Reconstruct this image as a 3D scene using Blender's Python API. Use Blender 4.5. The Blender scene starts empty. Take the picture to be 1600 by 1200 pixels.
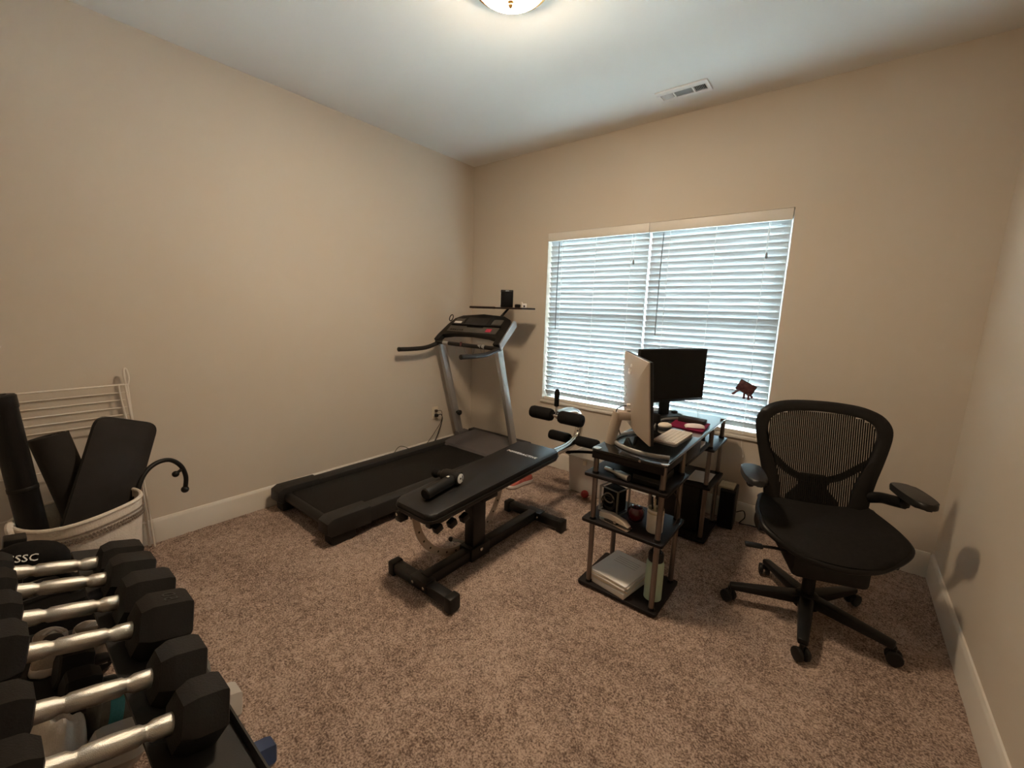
import bpy, bmesh, math, random
import numpy as np
from mathutils import Vector, Matrix

random.seed(7); np.random.seed(7)
scene = bpy.context.scene
COL = scene.collection
R = math.radians

# ------------------------------------------------------------------ camera
CAM = Vector((3.0099, -3.1335, 1.3902))
YAW, PITCH, ROLL, FPX = -0.667, 0.1721, 0.0303, 655.59
fw = Vector((math.sin(YAW)*math.cos(PITCH), math.cos(YAW)*math.cos(PITCH), -math.sin(PITCH)))
rt = Vector((math.cos(YAW), -math.sin(YAW), 0)); up = rt.cross(fw)
rt2 = rt*math.cos(ROLL) + up*math.sin(ROLL); up2 = -rt*math.sin(ROLL) + up*math.cos(ROLL)
cd = bpy.data.cameras.new('camera'); cam = bpy.data.objects.new('camera', cd); COL.objects.link(cam)
m = Matrix((rt2, up2, -fw)).transposed().to_4x4(); m.translation = CAM; cam.matrix_world = m
cd.sensor_width = 36; cd.lens = FPX/1600*36; cd.clip_start = 0.02; cd.clip_end = 200
scene.camera = cam

# ------------------------------------------------------------------ world: bright overcast sky outside the window
wd = bpy.data.worlds.new('sky'); scene.world = wd; wd.use_nodes = True
bg = wd.node_tree.nodes['Background']; bg.inputs[0].default_value = (0.66, 0.87, 1.0, 1); bg.inputs[1].default_value = 2.8
sl = bpy.data.lights.new('sun', 'SUN'); sl.energy = 9.5; sl.angle = R(3); sl.color = (.92, .97, 1.0)   # high sun from the house side: lights the patio, not the window
so = bpy.data.objects.new('sun', sl); COL.objects.link(so); so.rotation_euler = (R(16), 0, 0); so.location = (1.8, -4, 8)
# ceiling lamp strength (the dome itself glows, see its builder)
LAMP_COL = (1.0, 0.765, 0.525); LAMP_STR = 11.6
W, H, YF = 3.5415, 2.74, -3.60
WX0, WX1, WZ0, WZ1 = 0.8947, 2.6678, 0.597, 2.0568
pl = bpy.data.lights.new('window_portal', 'AREA'); pl.shape = 'RECTANGLE'; pl.size = WX1-WX0; pl.size_y = WZ1-WZ0
pl.cycles.is_portal = True
po = bpy.data.objects.new('window_portal', pl); COL.objects.link(po)
po.location = ((WX0+WX1)/2, 0.16, (WZ0+WZ1)/2); po.rotation_euler = (R(-90), 0, 0)
vs = scene.view_settings
scene.display_settings.display_device = 'sRGB'
vs.view_transform = 'Standard'; vs.look = 'None'; vs.gamma = 1.0; vs.use_curve_mapping = False
vs.exposure = 4.0

# ------------------------------------------------------------------ materials
def mat(name, col, rough=0.5, metal=0.0, spec=0.5, var=0.0, vscale=8.0, bump=0.0, bscale=200.0, coat=0.0,
        trans=0.0, emit=None, estr=0.0, alpha=1.0, col2=None):
    ma = bpy.data.materials.new(name); ma.use_nodes = True
    nt = ma.node_tree; b = nt.nodes['Principled BSDF']
    b.inputs['Base Color'].default_value = (*col, 1); b.inputs['Roughness'].default_value = rough
    b.inputs['Metallic'].default_value = metal; b.inputs['Specular IOR Level'].default_value = spec
    b.inputs['Coat Weight'].default_value = coat; b.inputs['Transmission Weight'].default_value = trans
    b.inputs['Alpha'].default_value = alpha
    if emit: b.inputs['Emission Color'].default_value = (*emit, 1); b.inputs['Emission Strength'].default_value = estr
    tc = nt.nodes.new('ShaderNodeTexCoord')
    if var > 0 or col2:
        n = nt.nodes.new('ShaderNodeTexNoise'); n.inputs['Scale'].default_value = vscale; n.inputs['Detail'].default_value = 6
        r = nt.nodes.new('ShaderNodeValToRGB'); r.color_ramp.elements[0].position = .3; r.color_ramp.elements[1].position = .7
        c2 = col2 if col2 else tuple(min(1, c*(1+var)) for c in col)
        c1 = col if col2 else tuple(c*(1-var) for c in col)
        r.color_ramp.elements[0].color = (*c1, 1); r.color_ramp.elements[1].color = (*c2, 1)
        nt.links.new(tc.outputs['Object'], n.inputs['Vector']); nt.links.new(n.outputs['Fac'], r.inputs[0])
        nt.links.new(r.outputs[0], b.inputs['Base Color'])
    if bump > 0:
        n2 = nt.nodes.new('ShaderNodeTexNoise'); n2.inputs['Scale'].default_value = bscale; n2.inputs['Detail'].default_value = 4
        bp = nt.nodes.new('ShaderNodeBump'); bp.inputs['Strength'].default_value = bump; bp.inputs['Distance'].default_value = 0.004
        nt.links.new(tc.outputs['Object'], n2.inputs['Vector']); nt.links.new(n2.outputs['Fac'], bp.inputs['Height'])
        nt.links.new(bp.outputs[0], b.inputs['Normal'])
    return ma
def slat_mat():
    ma = bpy.data.materials.new('blind_slat_dimmed'); ma.use_nodes = True; nt = ma.node_tree
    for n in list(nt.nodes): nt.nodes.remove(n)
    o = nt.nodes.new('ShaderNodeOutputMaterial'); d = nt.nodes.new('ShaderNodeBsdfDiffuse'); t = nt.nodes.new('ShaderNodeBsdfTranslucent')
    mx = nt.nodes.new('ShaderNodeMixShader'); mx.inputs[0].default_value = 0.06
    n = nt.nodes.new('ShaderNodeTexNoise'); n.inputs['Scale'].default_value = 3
    r = nt.nodes.new('ShaderNodeValToRGB'); r.color_ramp.elements[0].color = (.46, .475, .48, 1); r.color_ramp.elements[1].color = (.51, .525, .53, 1)  # white slats darkened in colour so the strong daylight clips less
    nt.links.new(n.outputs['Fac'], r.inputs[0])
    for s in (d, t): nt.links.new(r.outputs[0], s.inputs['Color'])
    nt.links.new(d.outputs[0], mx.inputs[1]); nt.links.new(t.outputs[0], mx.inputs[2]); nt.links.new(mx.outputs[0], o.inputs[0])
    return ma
def glass_mat():
    ma = bpy.data.materials.new('window_glass'); ma.use_nodes = True; nt = ma.node_tree
    for n in list(nt.nodes): nt.nodes.remove(n)
    o = nt.nodes.new('ShaderNodeOutputMaterial'); t = nt.nodes.new('ShaderNodeBsdfTransparent'); g = nt.nodes.new('ShaderNodeBsdfGlossy')
    g.inputs['Roughness'].default_value = 0.02; t.inputs[0].default_value = (.94, .97, .96, 1)
    f = nt.nodes.new('ShaderNodeFresnel'); f.inputs[0].default_value = 1.45
    mx = nt.nodes.new('ShaderNodeMixShader'); nt.links.new(f.outputs[0], mx.inputs[0])
    nt.links.new(t.outputs[0], mx.inputs[1]); nt.links.new(g.outputs[0], mx.inputs[2]); nt.links.new(mx.outputs[0], o.inputs[0])
    return ma
def carpet_mat():
    ma = mat('carpet_brown', (.27, .2, .17), rough=1.0, spec=0.05)
    nt = ma.node_tree; b = nt.nodes['Principled BSDF']; tc = [n for n in nt.nodes if n.type == 'TEX_COORD'][0]
    def noise(sc, det, rough=.6):
        n = nt.nodes.new('ShaderNodeTexNoise'); n.inputs['Scale'].default_value = sc; n.inputs['Detail'].default_value = det
        n.inputs['Roughness'].default_value = rough; nt.links.new(tc.outputs['Object'], n.inputs['Vector']); return n
    big = noise(3.2, 3); mid = noise(30, 3); fine = noise(150, 2, .6)
    def math_(op, a, bb):
        q = nt.nodes.new('ShaderNodeMath'); q.operation = op
        for i, v in enumerate((a, bb)):
            if isinstance(v, (int, float)): q.inputs[i].default_value = v
            else: nt.links.new(v, q.inputs[i])
        return q.outputs[0]
    s = math_('ADD', math_('MULTIPLY', big.outputs['Fac'], .17), math_('ADD', math_('MULTIPLY', mid.outputs['Fac'], .23), math_('MULTIPLY', fine.outputs['Fac'], .60)))
    r = nt.nodes.new('ShaderNodeValToRGB'); cr = r.color_ramp
    cr.elements[0].position = .40; cr.elements[0].color = (.125, .088, .071, 1)
    cr.elements[1].position = .60; cr.elements[1].color = (.48, .367, .302, 1)
    e = cr.elements.new(.49); e.color = (.285, .21, .172, 1)
    nt.links.new(s, r.inputs[0]); nt.links.new(r.outputs[0], b.inputs['Base Color'])
    bp = nt.nodes.new('ShaderNodeBump'); bp.inputs['Strength'].default_value = .7; bp.inputs['Distance'].default_value = .006
    nt.links.new(fine.outputs['Fac'], bp.inputs['Height']); nt.links.new(bp.outputs[0], b.inputs['Normal'])
    return ma

M = dict(
    wall=mat('wall_beige_paint', (.58, .515, .435), .62, spec=.3, var=.015, vscale=1.5, bump=.06, bscale=140),
    ceil=mat('ceiling_white_paint', (.82, .81, .78), .85, spec=.2, var=.01, vscale=2, bump=.05, bscale=120),
    trim=mat('trim_white_gloss', (.66, .62, .56), .38, var=.02, vscale=3),
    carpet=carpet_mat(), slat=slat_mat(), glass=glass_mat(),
    vinyl=mat('white_vinyl', (.78, .78, .77), .4, var=.01),
    valance=mat('valance_white', (.70, .66, .60), .45, var=.02, vscale=4),
    cord=mat('white_cord', (.80, .80, .78), .7, var=.02),
    wand=mat('clear_grey_wand', (.22, .24, .25), .2, var=.05),
    grass=mat('pale_concrete_patio', (.56, .56, .54), .9, var=.1, vscale=2),
    blackp=mat('black_plastic', (.009, .0085, .008), .45, spec=.28, var=.15, vscale=20),
    blackm=mat('black_painted_steel', (.0105, .010, .010), .38, spec=.3, var=.15, vscale=14, bump=.03, bscale=300),
    dgrey=mat('charcoal_plastic', (.021, .020, .0195), .5, spec=.3, var=.12, vscale=12, bump=.1, bscale=400),
    belt=mat('treadmill_belt_black', (.0085, .008, .0075), .6, spec=.2, var=.2, vscale=30, bump=.15, bscale=500),
    hood=mat('hood_grey', (.095, .086, .086), .55, spec=.3, var=.06, vscale=8),
    silver=mat('silver_paint', (.40, .40, .40), .35, metal=.6, var=.04, vscale=5),
    panelg=mat('console_grey', (.075, .070, .063), .45, spec=.3, var=.1, vscale=10),
    scrn=mat('dark_display', (.0035, .0035, .0035), .25, spec=.2, var=.1),
    red=mat('red_plastic', (.42, .03, .07), .4, var=.08),
    vinylpad=mat('black_vinyl_pad', (.0095, .0092, .0095), .42, spec=.35, var=.15, vscale=10, bump=.12, bscale=260),
    chrome=mat('chrome', (.72, .70, .66), .16, metal=1.0, var=.05, vscale=12),
    chromew=mat('worn_knurled_chrome', (.60, .585, .55), .3, metal=1.0, var=.12, vscale=30, bump=.25, bscale=700),
    greyst=mat('grey_steel', (.26, .235, .205), .42, metal=.5, var=.08, vscale=10),
    foam=mat('black_foam', (.006, .0055, .0055), .8, spec=.15, var=.2, vscale=60, bump=.2, bscale=400),
    white=mat('white_print', (.75, .74, .72), .5, var=.02),
    glassb=mat('black_glass', (.008, .009, .009), .1, spec=.6, coat=.3, var=.1, vscale=6),
    shelf=mat('dark_wood_shelf', (.010, .0075, .0075), .55, spec=.22, var=.25, vscale=6, bump=.03, bscale=80),
    post=mat('satin_metal_post', (.20, .165, .145), .32, metal=.75, var=.06, vscale=10),
    champ=mat('champagne_shell', (.43, .36, .29), .42, metal=.25, var=.04, vscale=5),
    keyw=mat('silver_white_key', (.60, .54, .48), .5, var=.04, vscale=20),
    maroon=mat('magenta_mouse_mat', (.16, .006, .034), .7, spec=.2, var=.12, vscale=20),
    cream=mat('cream_plastic', (.66, .60, .51), .4, var=.03),
    pinkw=mat('pinkish_white_plastic', (.72, .62, .60), .3, var=.02),
    chairf=mat('graphite_chair_frame', (.0075, .007, .0068), .42, spec=.28, var=.15, vscale=12),
    chairm=mat('dark_mesh_weave', (.011, .010, .009), .75, spec=.15, var=.2, vscale=60, bump=.2, bscale=500),
    armpad=mat('grey_black_arm_pad', (.018, .018, .018), .38, spec=.4, var=.1, vscale=8),
    rubber=mat('black_rubber_hex', (.0105, .0095, .009), .6, spec=.2, var=.2, vscale=10, bump=.2, bscale=260),
    wire=mat('white_coated_wire', (.70, .64, .56), .45, var=.04),
    wicker=mat('white_woven_fabric', (.66, .60, .53), .9, var=.06, vscale=30, bump=.7, bscale=160),
    weave=mat('grey_brown_weave', (.19, .15, .12), .9, var=.3, vscale=90, bump=.7, bscale=200),
    yoga=mat('dark_grey_mat', (.026, .0235, .022), .75, spec=.2, var=.12, vscale=9, bump=.15, bscale=350),
    bin=mat('translucent_plastic_bin', (.60, .56, .52), .35, var=.03, alpha=.85),
    ball=mat('red_ball', (.33, .035, .035), .5, var=.1, vscale=20),
    apple=mat('dark_red_glaze', (.085, .006, .012), .12, var=.15, coat=.5),
    mint=mat('mint_green_plastic', (.42, .55, .43), .4, var=.03),
    paper=mat('paper_white', (.66, .63, .59), .8, var=.03, vscale=10),
    paper2=mat('paper_cream', (.62, .53, .41), .8, var=.06, vscale=14),
    tan=mat('tan_cover', (.46, .38, .25), .7, var=.12, vscale=30),
    teal=mat('teal_band', (.045, .24, .28), .7, var=.15, vscale=30, bump=.2, bscale=200),
    rollerg=mat('grey_foam_roller', (.12, .12, .11), .8, var=.2, vscale=40, bump=.3, bscale=150),
    blue=mat('navy_vinyl', (.015, .032, .085), .45, var=.1),
    lgrey=mat('light_grey_vinyl', (.36, .33, .30), .5, var=.1),
    shoe=mat('beige_knit', (.36, .31, .26), .85, var=.1, vscale=40, bump=.3, bscale=300),
    shoered=mat('coral_red_knit', (.42, .10, .075), .85, var=.2, vscale=30, bump=.3, bscale=300),
    sole=mat('white_rubber_sole', (.66, .60, .56), .6, var=.04),
    cloth=mat('off_white_cloth', (.50, .46, .41), .95, var=.06, vscale=12, bump=.3, bscale=200),
    wood=mat('dark_walnut_board', (.022, .014, .012), .5, spec=.3, var=.25, vscale=14),
    brass=mat('brass_finial', (.50, .30, .12), .3, metal=1.0, var=.05),
    plate=mat('ivory_plate', (.66, .58, .44), .4, var=.02),
    dark=mat('dark_void', (.025, .025, .025), .8, var=.1),
    ventb=mat('vent_louver_shaded', (.30, .30, .29), .5, var=.05),
    orn=mat('ornament_maroon_print', (.035, .010, .016), .5, col2=(.13, .05, .05), vscale=40),
    browncord=mat('brown_cord', (.045, .03, .02), .6, var=.1),
    acry=mat('clear_frame', (.34, .33, .31), .2, var=.02, alpha=.6),
    dome=mat('frosted_dome_glow', (.9, .85, .75), .5, var=.01, emit=LAMP_COL, estr=LAMP_STR),
)

# ------------------------------------------------------------------ mesh builder
def basis(axis):
    a = Vector(axis).normalized(); t = Vector((0, 0, 1)) if abs(a.z) < .9 else Vector((1, 0, 0))
    u = a.cross(t).normalized(); v = a.cross(u).normalized(); return u, v, a
def smooth_path(pts, k=6, closed=False):
    P = [Vector(p) for p in pts]; n = len(P); out = []
    rng = range(n if closed else n-1)
    for i in rng:
        if closed: a, b, c, d = P[(i-1) % n], P[i], P[(i+1) % n], P[(i+2) % n]
        else: a, b, c, d = P[max(i-1, 0)], P[i], P[i+1], P[min(i+2, n-1)]
        for j in range(k):
            t = j/k
            out.append(.5*((2*b)+(c-a)*t+(2*a-5*b+4*c-d)*t*t+(3*b-a-3*c+d)*t**3))
    if not closed: out.append(P[-1].copy())
    return out
class MB:
    def __init__(s): s.bm = bmesh.new()
    def add(s, V, F, Mx=None):
        vs_ = [s.bm.verts.new(Mx @ Vector(v) if Mx else Vector(v)) for v in V]
        for f in F:
            try: s.bm.faces.new([vs_[i] for i in f])
            except ValueError: pass
        return s
    def merge(s, b2, Mx=None):
        b2.verts.index_update()
        s.add([v.co.copy() for v in b2.verts], [[v.index for v in f.verts] for f in b2.faces], Mx); b2.free(); return s
    def box(s, c, size, bev=0.0, rot=None, seg=2):
        b = bmesh.new(); bmesh.ops.create_cube(b, size=1.0)
        for v in b.verts: v.co = Vector((v.co.x*size[0], v.co.y*size[1], v.co.z*size[2]))
        if bev > 0: bmesh.ops.bevel(b, geom=b.edges[:], offset=bev, segments=seg, profile=.5, affect='EDGES')
        Mx = Matrix.Translation(Vector(c)) @ (rot.to_4x4() if rot else Matrix.Identity(4))
        return s.merge(b, Mx)
    def b2(s, x0, x1, y0, y1, z0, z1, bev=0.0, seg=2):
        return s.box(((x0+x1)/2, (y0+y1)/2, (z0+z1)/2), (abs(x1-x0), abs(y1-y0), abs(z1-z0)), bev, None, seg)
    def beam(s, p0, p1, w, h, bev=0.0, upv=(0, 0, 1), w1=None, h1=None):
        p0, p1 = Vector(p0), Vector(p1); a = (p1-p0); L = a.length; a.normalize()
        u = a.cross(Vector(upv)).normalized(); v = u.cross(a).normalized()
        b = bmesh.new(); bmesh.ops.create_cube(b, size=1.0); w1 = w1 or w; h1 = h1 or h
        for q in b.verts:
            e = q.co.y > 0
            q.co = Vector((q.co.x*(w1 if e else w), q.co.y*L, q.co.z*(h1 if e else h)))
        if bev > 0: bmesh.ops.bevel(b, geom=b.edges[:], offset=bev, segments=2, profile=.5, affect='EDGES')
        Mx = Matrix((u, a, v)).transposed().to_4x4(); Mx.translation = (p0+p1)/2
        return s.merge(b, Mx)
    def lathe(s, prof, o=(0, 0, 0), axis=(0, 0, 1), n=24, phase=0.0):
        u, v, a = basis(axis); o = Vector(o); V = []; F = []
        for r, h in prof:
            for k in range(n):
                t = 2*math.pi*k/n+phase; V.append(o+a*h+(u*math.cos(t)+v*math.sin(t))*max(r, 1e-5))
        for i in range(len(prof)-1):
            for k in range(n):
                F.append((i*n+k, i*n+(k+1) % n, (i+1)*n+(k+1) % n, (i+1)*n+k))
        F.append(tuple(range(n))); F.append(tuple((len(prof)-1)*n+k for k in range(n)))
        return s.add(V, F)
    def cyl(s, p0, p1, r, r1=None, n=16, bev=0.0):
        p0, p1 = Vector(p0), Vector(p1); L = (p1-p0).length; r1 = r if r1 is None else r1
        pr = [(r, 0), (r1, L)] if bev <= 0 else [(r-bev, 0), (r-bev*.3, bev*.3), (r, bev), (r1, L-bev), (r1-bev*.3, L-bev*.3), (r1-bev, L)]
        return s.lathe(pr, p0, p1-p0, n)
    def ball(s, c, r, sc=(1, 1, 1), n=20, mlat=12, rot=None):
        V = []; F = []
        for i in range(mlat+1):
            ph = math.pi*i/mlat
            for k in range(n):
                t = 2*math.pi*k/n
                p = Vector((math.sin(ph)*math.cos(t)*r*sc[0], math.sin(ph)*math.sin(t)*r*sc[1], math.cos(ph)*r*sc[2]))
                if i in (0, mlat): p.x += 1e-6*math.cos(t); p.y += 1e-6*math.sin(t)
                if rot: p = rot @ p
                V.append(p+Vector(c))
        for i in range(mlat):
            for k in range(n): F.append((i*n+k, (i+1)*n+k, (i+1)*n+(k+1) % n, i*n+(k+1) % n))
        return s.add(V, F)
    def tube(s, pts, r, n=10, k=6, closed=False, smooth=True, sx=1.0, sy=1.0, upv=None):
        P = smooth_path(pts, k, closed) if smooth else [Vector(p) for p in pts]
        N = len(P); V = []; F = []; nrm = None
        rr = (lambda i: r) if not callable(r) else (lambda i: r(i/(N-1)))
        for i in range(N):
            if closed: t = (P[(i+1) % N]-P[i-1]).normalized()
            else: t = (P[min(i+1, N-1)]-P[max(i-1, 0)]).normalized()
            if upv is not None:
                u = t.cross(Vector(upv)).normalized()
            else:
                if nrm is None: u, _, _ = basis(t)
                else: u = (nrm - t*nrm.dot(t)).normalized()
            nrm = u; v = t.cross(u)
            for q in range(n):
                a = 2*math.pi*q/n; V.append(P[i]+(u*math.cos(a)*sx+v*math.sin(a)*sy)*rr(i))
        for i in range(N if closed else N-1):
            j = (i+1) % N
            for q in range(n): F.append((i*n+q, i*n+(q+1) % n, j*n+(q+1) % n, j*n+q))
        if not closed: F.append(tuple(range(n))); F.append(tuple((N-1)*n+q for q in range(n)))
        return s.add(V, F)
    def prism(s, poly, ext, bev=0.0, Mx=None, seg=2):
        b = bmesh.new(); ext = Vector(ext)
        lo = [b.verts.new(Vector(p)) for p in poly]; hi = [b.verts.new(Vector(p)+ext) for p in poly]; n = len(poly)
        b.faces.new(lo[::-1]); b.faces.new(hi)
        for i in range(n): b.faces.new((lo[i], lo[(i+1) % n], hi[(i+1) % n], hi[i]))
        if bev > 0:
            ed = [e for e in b.edges if (e.verts[0] in lo) == (e.verts[1] in lo)]
            bmesh.ops.bevel(b, geom=ed, offset=bev, segments=seg, profile=.5, affect='EDGES')
        return s.merge(b, Mx)
    def surf(s, f, nu, nv, th):
        P = [[Vector(f(i/nu, j/nv)) for j in range(nv+1)] for i in range(nu+1)]; V = []; F = []
        def nr(i, j):
            a = P[min(i+1, nu)][j]-P[max(i-1, 0)][j]; c = P[i][min(j+1, nv)]-P[i][max(j-1, 0)]
            q = a.cross(c); return q.normalized() if q.length > 1e-9 else Vector((0, 0, 1))
        for i in range(nu+1):
            for j in range(nv+1): V.append(P[i][j])
        o = len(V)
        for i in range(nu+1):
            for j in range(nv+1): V.append(P[i][j]-nr(i, j)*th)
        w = nv+1
        for i in range(nu):
            for j in range(nv):
                q = (i*w+j, (i+1)*w+j, (i+1)*w+j+1, i*w+j+1); F.append(q); F.append(tuple(x+o for x in q[::-1]))
        rim = [i*w for i in range(nu+1)]+[nu*w+j for j in range(1, nv+1)]+[i*w+nv for i in range(nu-1, -1, -1)]+[j for j in range(nv-1, 0, -1)]
        for a in range(len(rim)):
            b_ = rim[(a+1) % len(rim)]; F.append((rim[a], b_, b_+o, rim[a]+o))
        return s.add(V, F)
    def text(s, body, size, Mx, ext=.0006):
        cu = bpy.data.curves.new('t', 'FONT'); cu.body = body; cu.size = size; cu.extrude = ext; cu.align_x = 'CENTER'; cu.align_y = 'CENTER'
        cu.resolution_u = 2
        o = bpy.data.objects.new('t', cu); COL.objects.link(o)
        dg = bpy.context.evaluated_depsgraph_get(); me = bpy.data.meshes.new_from_object(o.evaluated_get(dg))
        s.add([v.co.copy() for v in me.vertices], [list(p.vertices) for p in me.polygons], Mx)
        bpy.data.objects.remove(o); bpy.data.meshes.remove(me); bpy.data.curves.remove(cu); return s

OFF = {}
def finish(bm, name, material, ang=38):
    bmesh.ops.recalc_face_normals(bm, faces=bm.faces[:])
    me = bpy.data.meshes.new(name); bm.to_mesh(me); bm.free(); me.materials.append(M[material])
    me.shade_smooth(); me.set_sharp_from_angle(angle=R(ang)); return me
def tag(o, label=None, cat=None, group=None, kind=None):
    if label: o['label'] = label
    if cat: o['category'] = cat
    if group: o['group'] = group
    if kind: o['kind'] = kind
    return o
def thing(name, label, cat, loc=(0, 0, 0), rotz=0.0, group=None, world=True):
    o = bpy.data.objects.new(name, None); COL.objects.link(o); o.empty_display_size = .05
    o.location = loc; o.rotation_euler = (0, 0, rotz); OFF[o.name] = Vector(loc) if world else Vector((0, 0, 0))
    return tag(o, label, cat, group)
def part(name, mb, material, parent, label=None, ang=38):
    """a mesh under a thing (or under one of its parts)"""
    off = OFF.get(parent.name, Vector((0, 0, 0)))
    for v in mb.bm.verts: v.co -= off
    o = bpy.data.objects.new(name, finish(mb.bm, name, material, ang)); COL.objects.link(o); o.parent = parent
    OFF[o.name] = off
    if label: o['label'] = label
    return o
def single(name, mb, material, label=None, cat=None, group=None, kind=None, ang=38):
    """a thing that is one mesh: origin at the middle of its base"""
    V = np.array([v.co[:] for v in mb.bm.verts]); c = Vector(((V[:, 0].min()+V[:, 0].max())/2, (V[:, 1].min()+V[:, 1].max())/2, V[:, 2].min()))
    for v in mb.bm.verts: v.co -= c
    o = bpy.data.objects.new(name, finish(mb.bm, name, material, ang)); COL.objects.link(o); o.location = c; OFF[o.name] = c
    return tag(o, label, cat, group, kind)
def copy_tree(o, parent=None):
    c = o.copy(); COL.objects.link(c); c.parent = parent
    for ch in list(o.children): copy_tree(ch, c)
    return c

# ================================================================== THE ROOM
T = .14
single('wall_left', MB().b2(-T, 0, YF, 0, -.02, H), 'wall', kind='structure')
single('wall_right', MB().b2(W, W+T, YF, 0, -.02, H), 'wall', kind='structure')
single('wall_front', MB().b2(-T, W+T, YF-T, YF, -.02, H), 'wall', kind='structure')
wb = MB(); wb.b2(-T, WX0, 0, T, -.02, H); wb.b2(WX1, W+T, 0, T, -.02, H); wb.b2(WX0, WX1, 0, T, -.02, WZ0); wb.b2(WX0, WX1, 0, T, WZ1, H)
single('wall_back', wb, 'wall', kind='structure')
single('ceiling', MB().b2(-T, W+T, YF-T, T, H, H+.1), 'ceil', kind='structure')
# carpet: a finely uneven pile surface
def carpet():
    step = .0088; nx, ny = int(W/step)+1, int(-YF/step)+1
    h = np.zeros((nx, ny))
    def blur(a, k):
        for ax in (0, 1):
            b = np.zeros_like(a)
            for d in range(-k, k+1): b += np.roll(a, d, ax)
            a = b/(2*k+1)
        return a
    for k, w in ((0, .55), (1, 1.0), (3, .9), (9, .7)):
        a = blur(np.random.rand(nx, ny), k) if k else np.random.rand(nx, ny)
        h += w*(a-a.mean())/a.std()
    h = np.clip((h-h.mean())/h.std(), -2.2, 2.2); h = (h/2.2-1)*.0055
    xs = np.linspace(0, W, nx); ys = np.linspace(YF, 0, ny)
    X, Y = np.meshgrid(xs, ys, indexing='ij')
    co = np.stack([X, Y, h], -1).reshape(-1, 3)
    i, j = np.meshgrid(np.arange(nx-1), np.arange(ny-1), indexing='ij'); a = (i*ny+j).ravel()
    q = np.stack([a, a+ny, a+ny+1, a+1], -1).astype(np.int32)
    me = bpy.data.meshes.new('floor'); nq = len(q)
    me.vertices.add(len(co)); me.vertices.foreach_set('co', co.astype(np.float32).ravel())
    me.loops.add(nq*4); me.loops.foreach_set('vertex_index', q.ravel())
    me.polygons.add(nq); me.polygons.foreach_set('loop_start', np.arange(0, nq*4, 4, dtype=np.int32))
    me.update(calc_edges=True); me.shade_smooth(); me.materials.append(M['carpet'])
    o = bpy.data.objects.new('floor', me); COL.objects.link(o); o['kind'] = 'structure'
carpet()
def baseboard(name, axis, a, b_, side):
    prof = [(0, -.005), (.014, -.005), (.014, .118), (.011, .128), (.006, .138), (0, .140)]
    mb = MB()
    if axis == 'y': mb.prism([(side[0]+side[1]*d, a, z) for d, z in prof], (0, b_-a, 0))
    else: mb.prism([(a, side[0]+side[1]*d, z) for d, z in prof], (b_-a, 0, 0))
    single(name, mb, 'trim', kind='structure')
baseboard('baseboard_left', 'y', YF, 0, (0, 1)); baseboard('baseboard_right', 'y', YF, 0, (W, -1))
baseboard('baseboard_back', 'x', .014, W-.014, (0, -1)); baseboard('baseboard_front', 'x', .014, W-.014, (YF, 1))
single('ground', MB().b2(-14, 18, .6, 30, -.7, -.6), 'grass', kind='structure')

# window: vinyl frame, two sashes, glass
wt = bpy.data.objects.new('window_1', None); COL.objects.link(wt); wt['kind'] = 'structure'; wt.location = (WX0, .1, WZ0); OFF['window_1'] = Vector(wt.location)
xm = (WX0+WX1)/2
f = MB(); y0, y1 = .09, .135
f.b2(WX0, WX0+.04, y0, y1, WZ0, WZ1); f.b2(WX1-.04, WX1, y0, y1, WZ0, WZ1); f.b2(WX0, WX1, y0, y1, WZ0, WZ0+.04); f.b2(WX0, WX1, y0, y1, WZ1-.04, WZ1)
f.b2(xm-.035, xm+.035, y0, y1, WZ0+.04, WZ1-.04)
part('window_frame', f, 'vinyl', wt)
zmid = (WZ0+WZ1)/2
for xa, xb in ((WX0+.04, xm-.035), (xm+.035, WX1-.04)):
    part('meeting_rail', MB().b2(xa, xb, .095, .13, zmid-.02, zmid+.02), 'vinyl', wt)
    for za, zb in ((WZ0+.04, zmid-.02), (zmid+.02, WZ1-.04)):
        part('pane', MB().b2(xa, xb, .112, .116, za, zb), 'glass', wt)
single('trim_1', MB().b2(WX0-.012, WX1+.012, -.014, .10, WZ0-.016, WZ0+.004, .004), 'trim', kind='structure')

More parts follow.
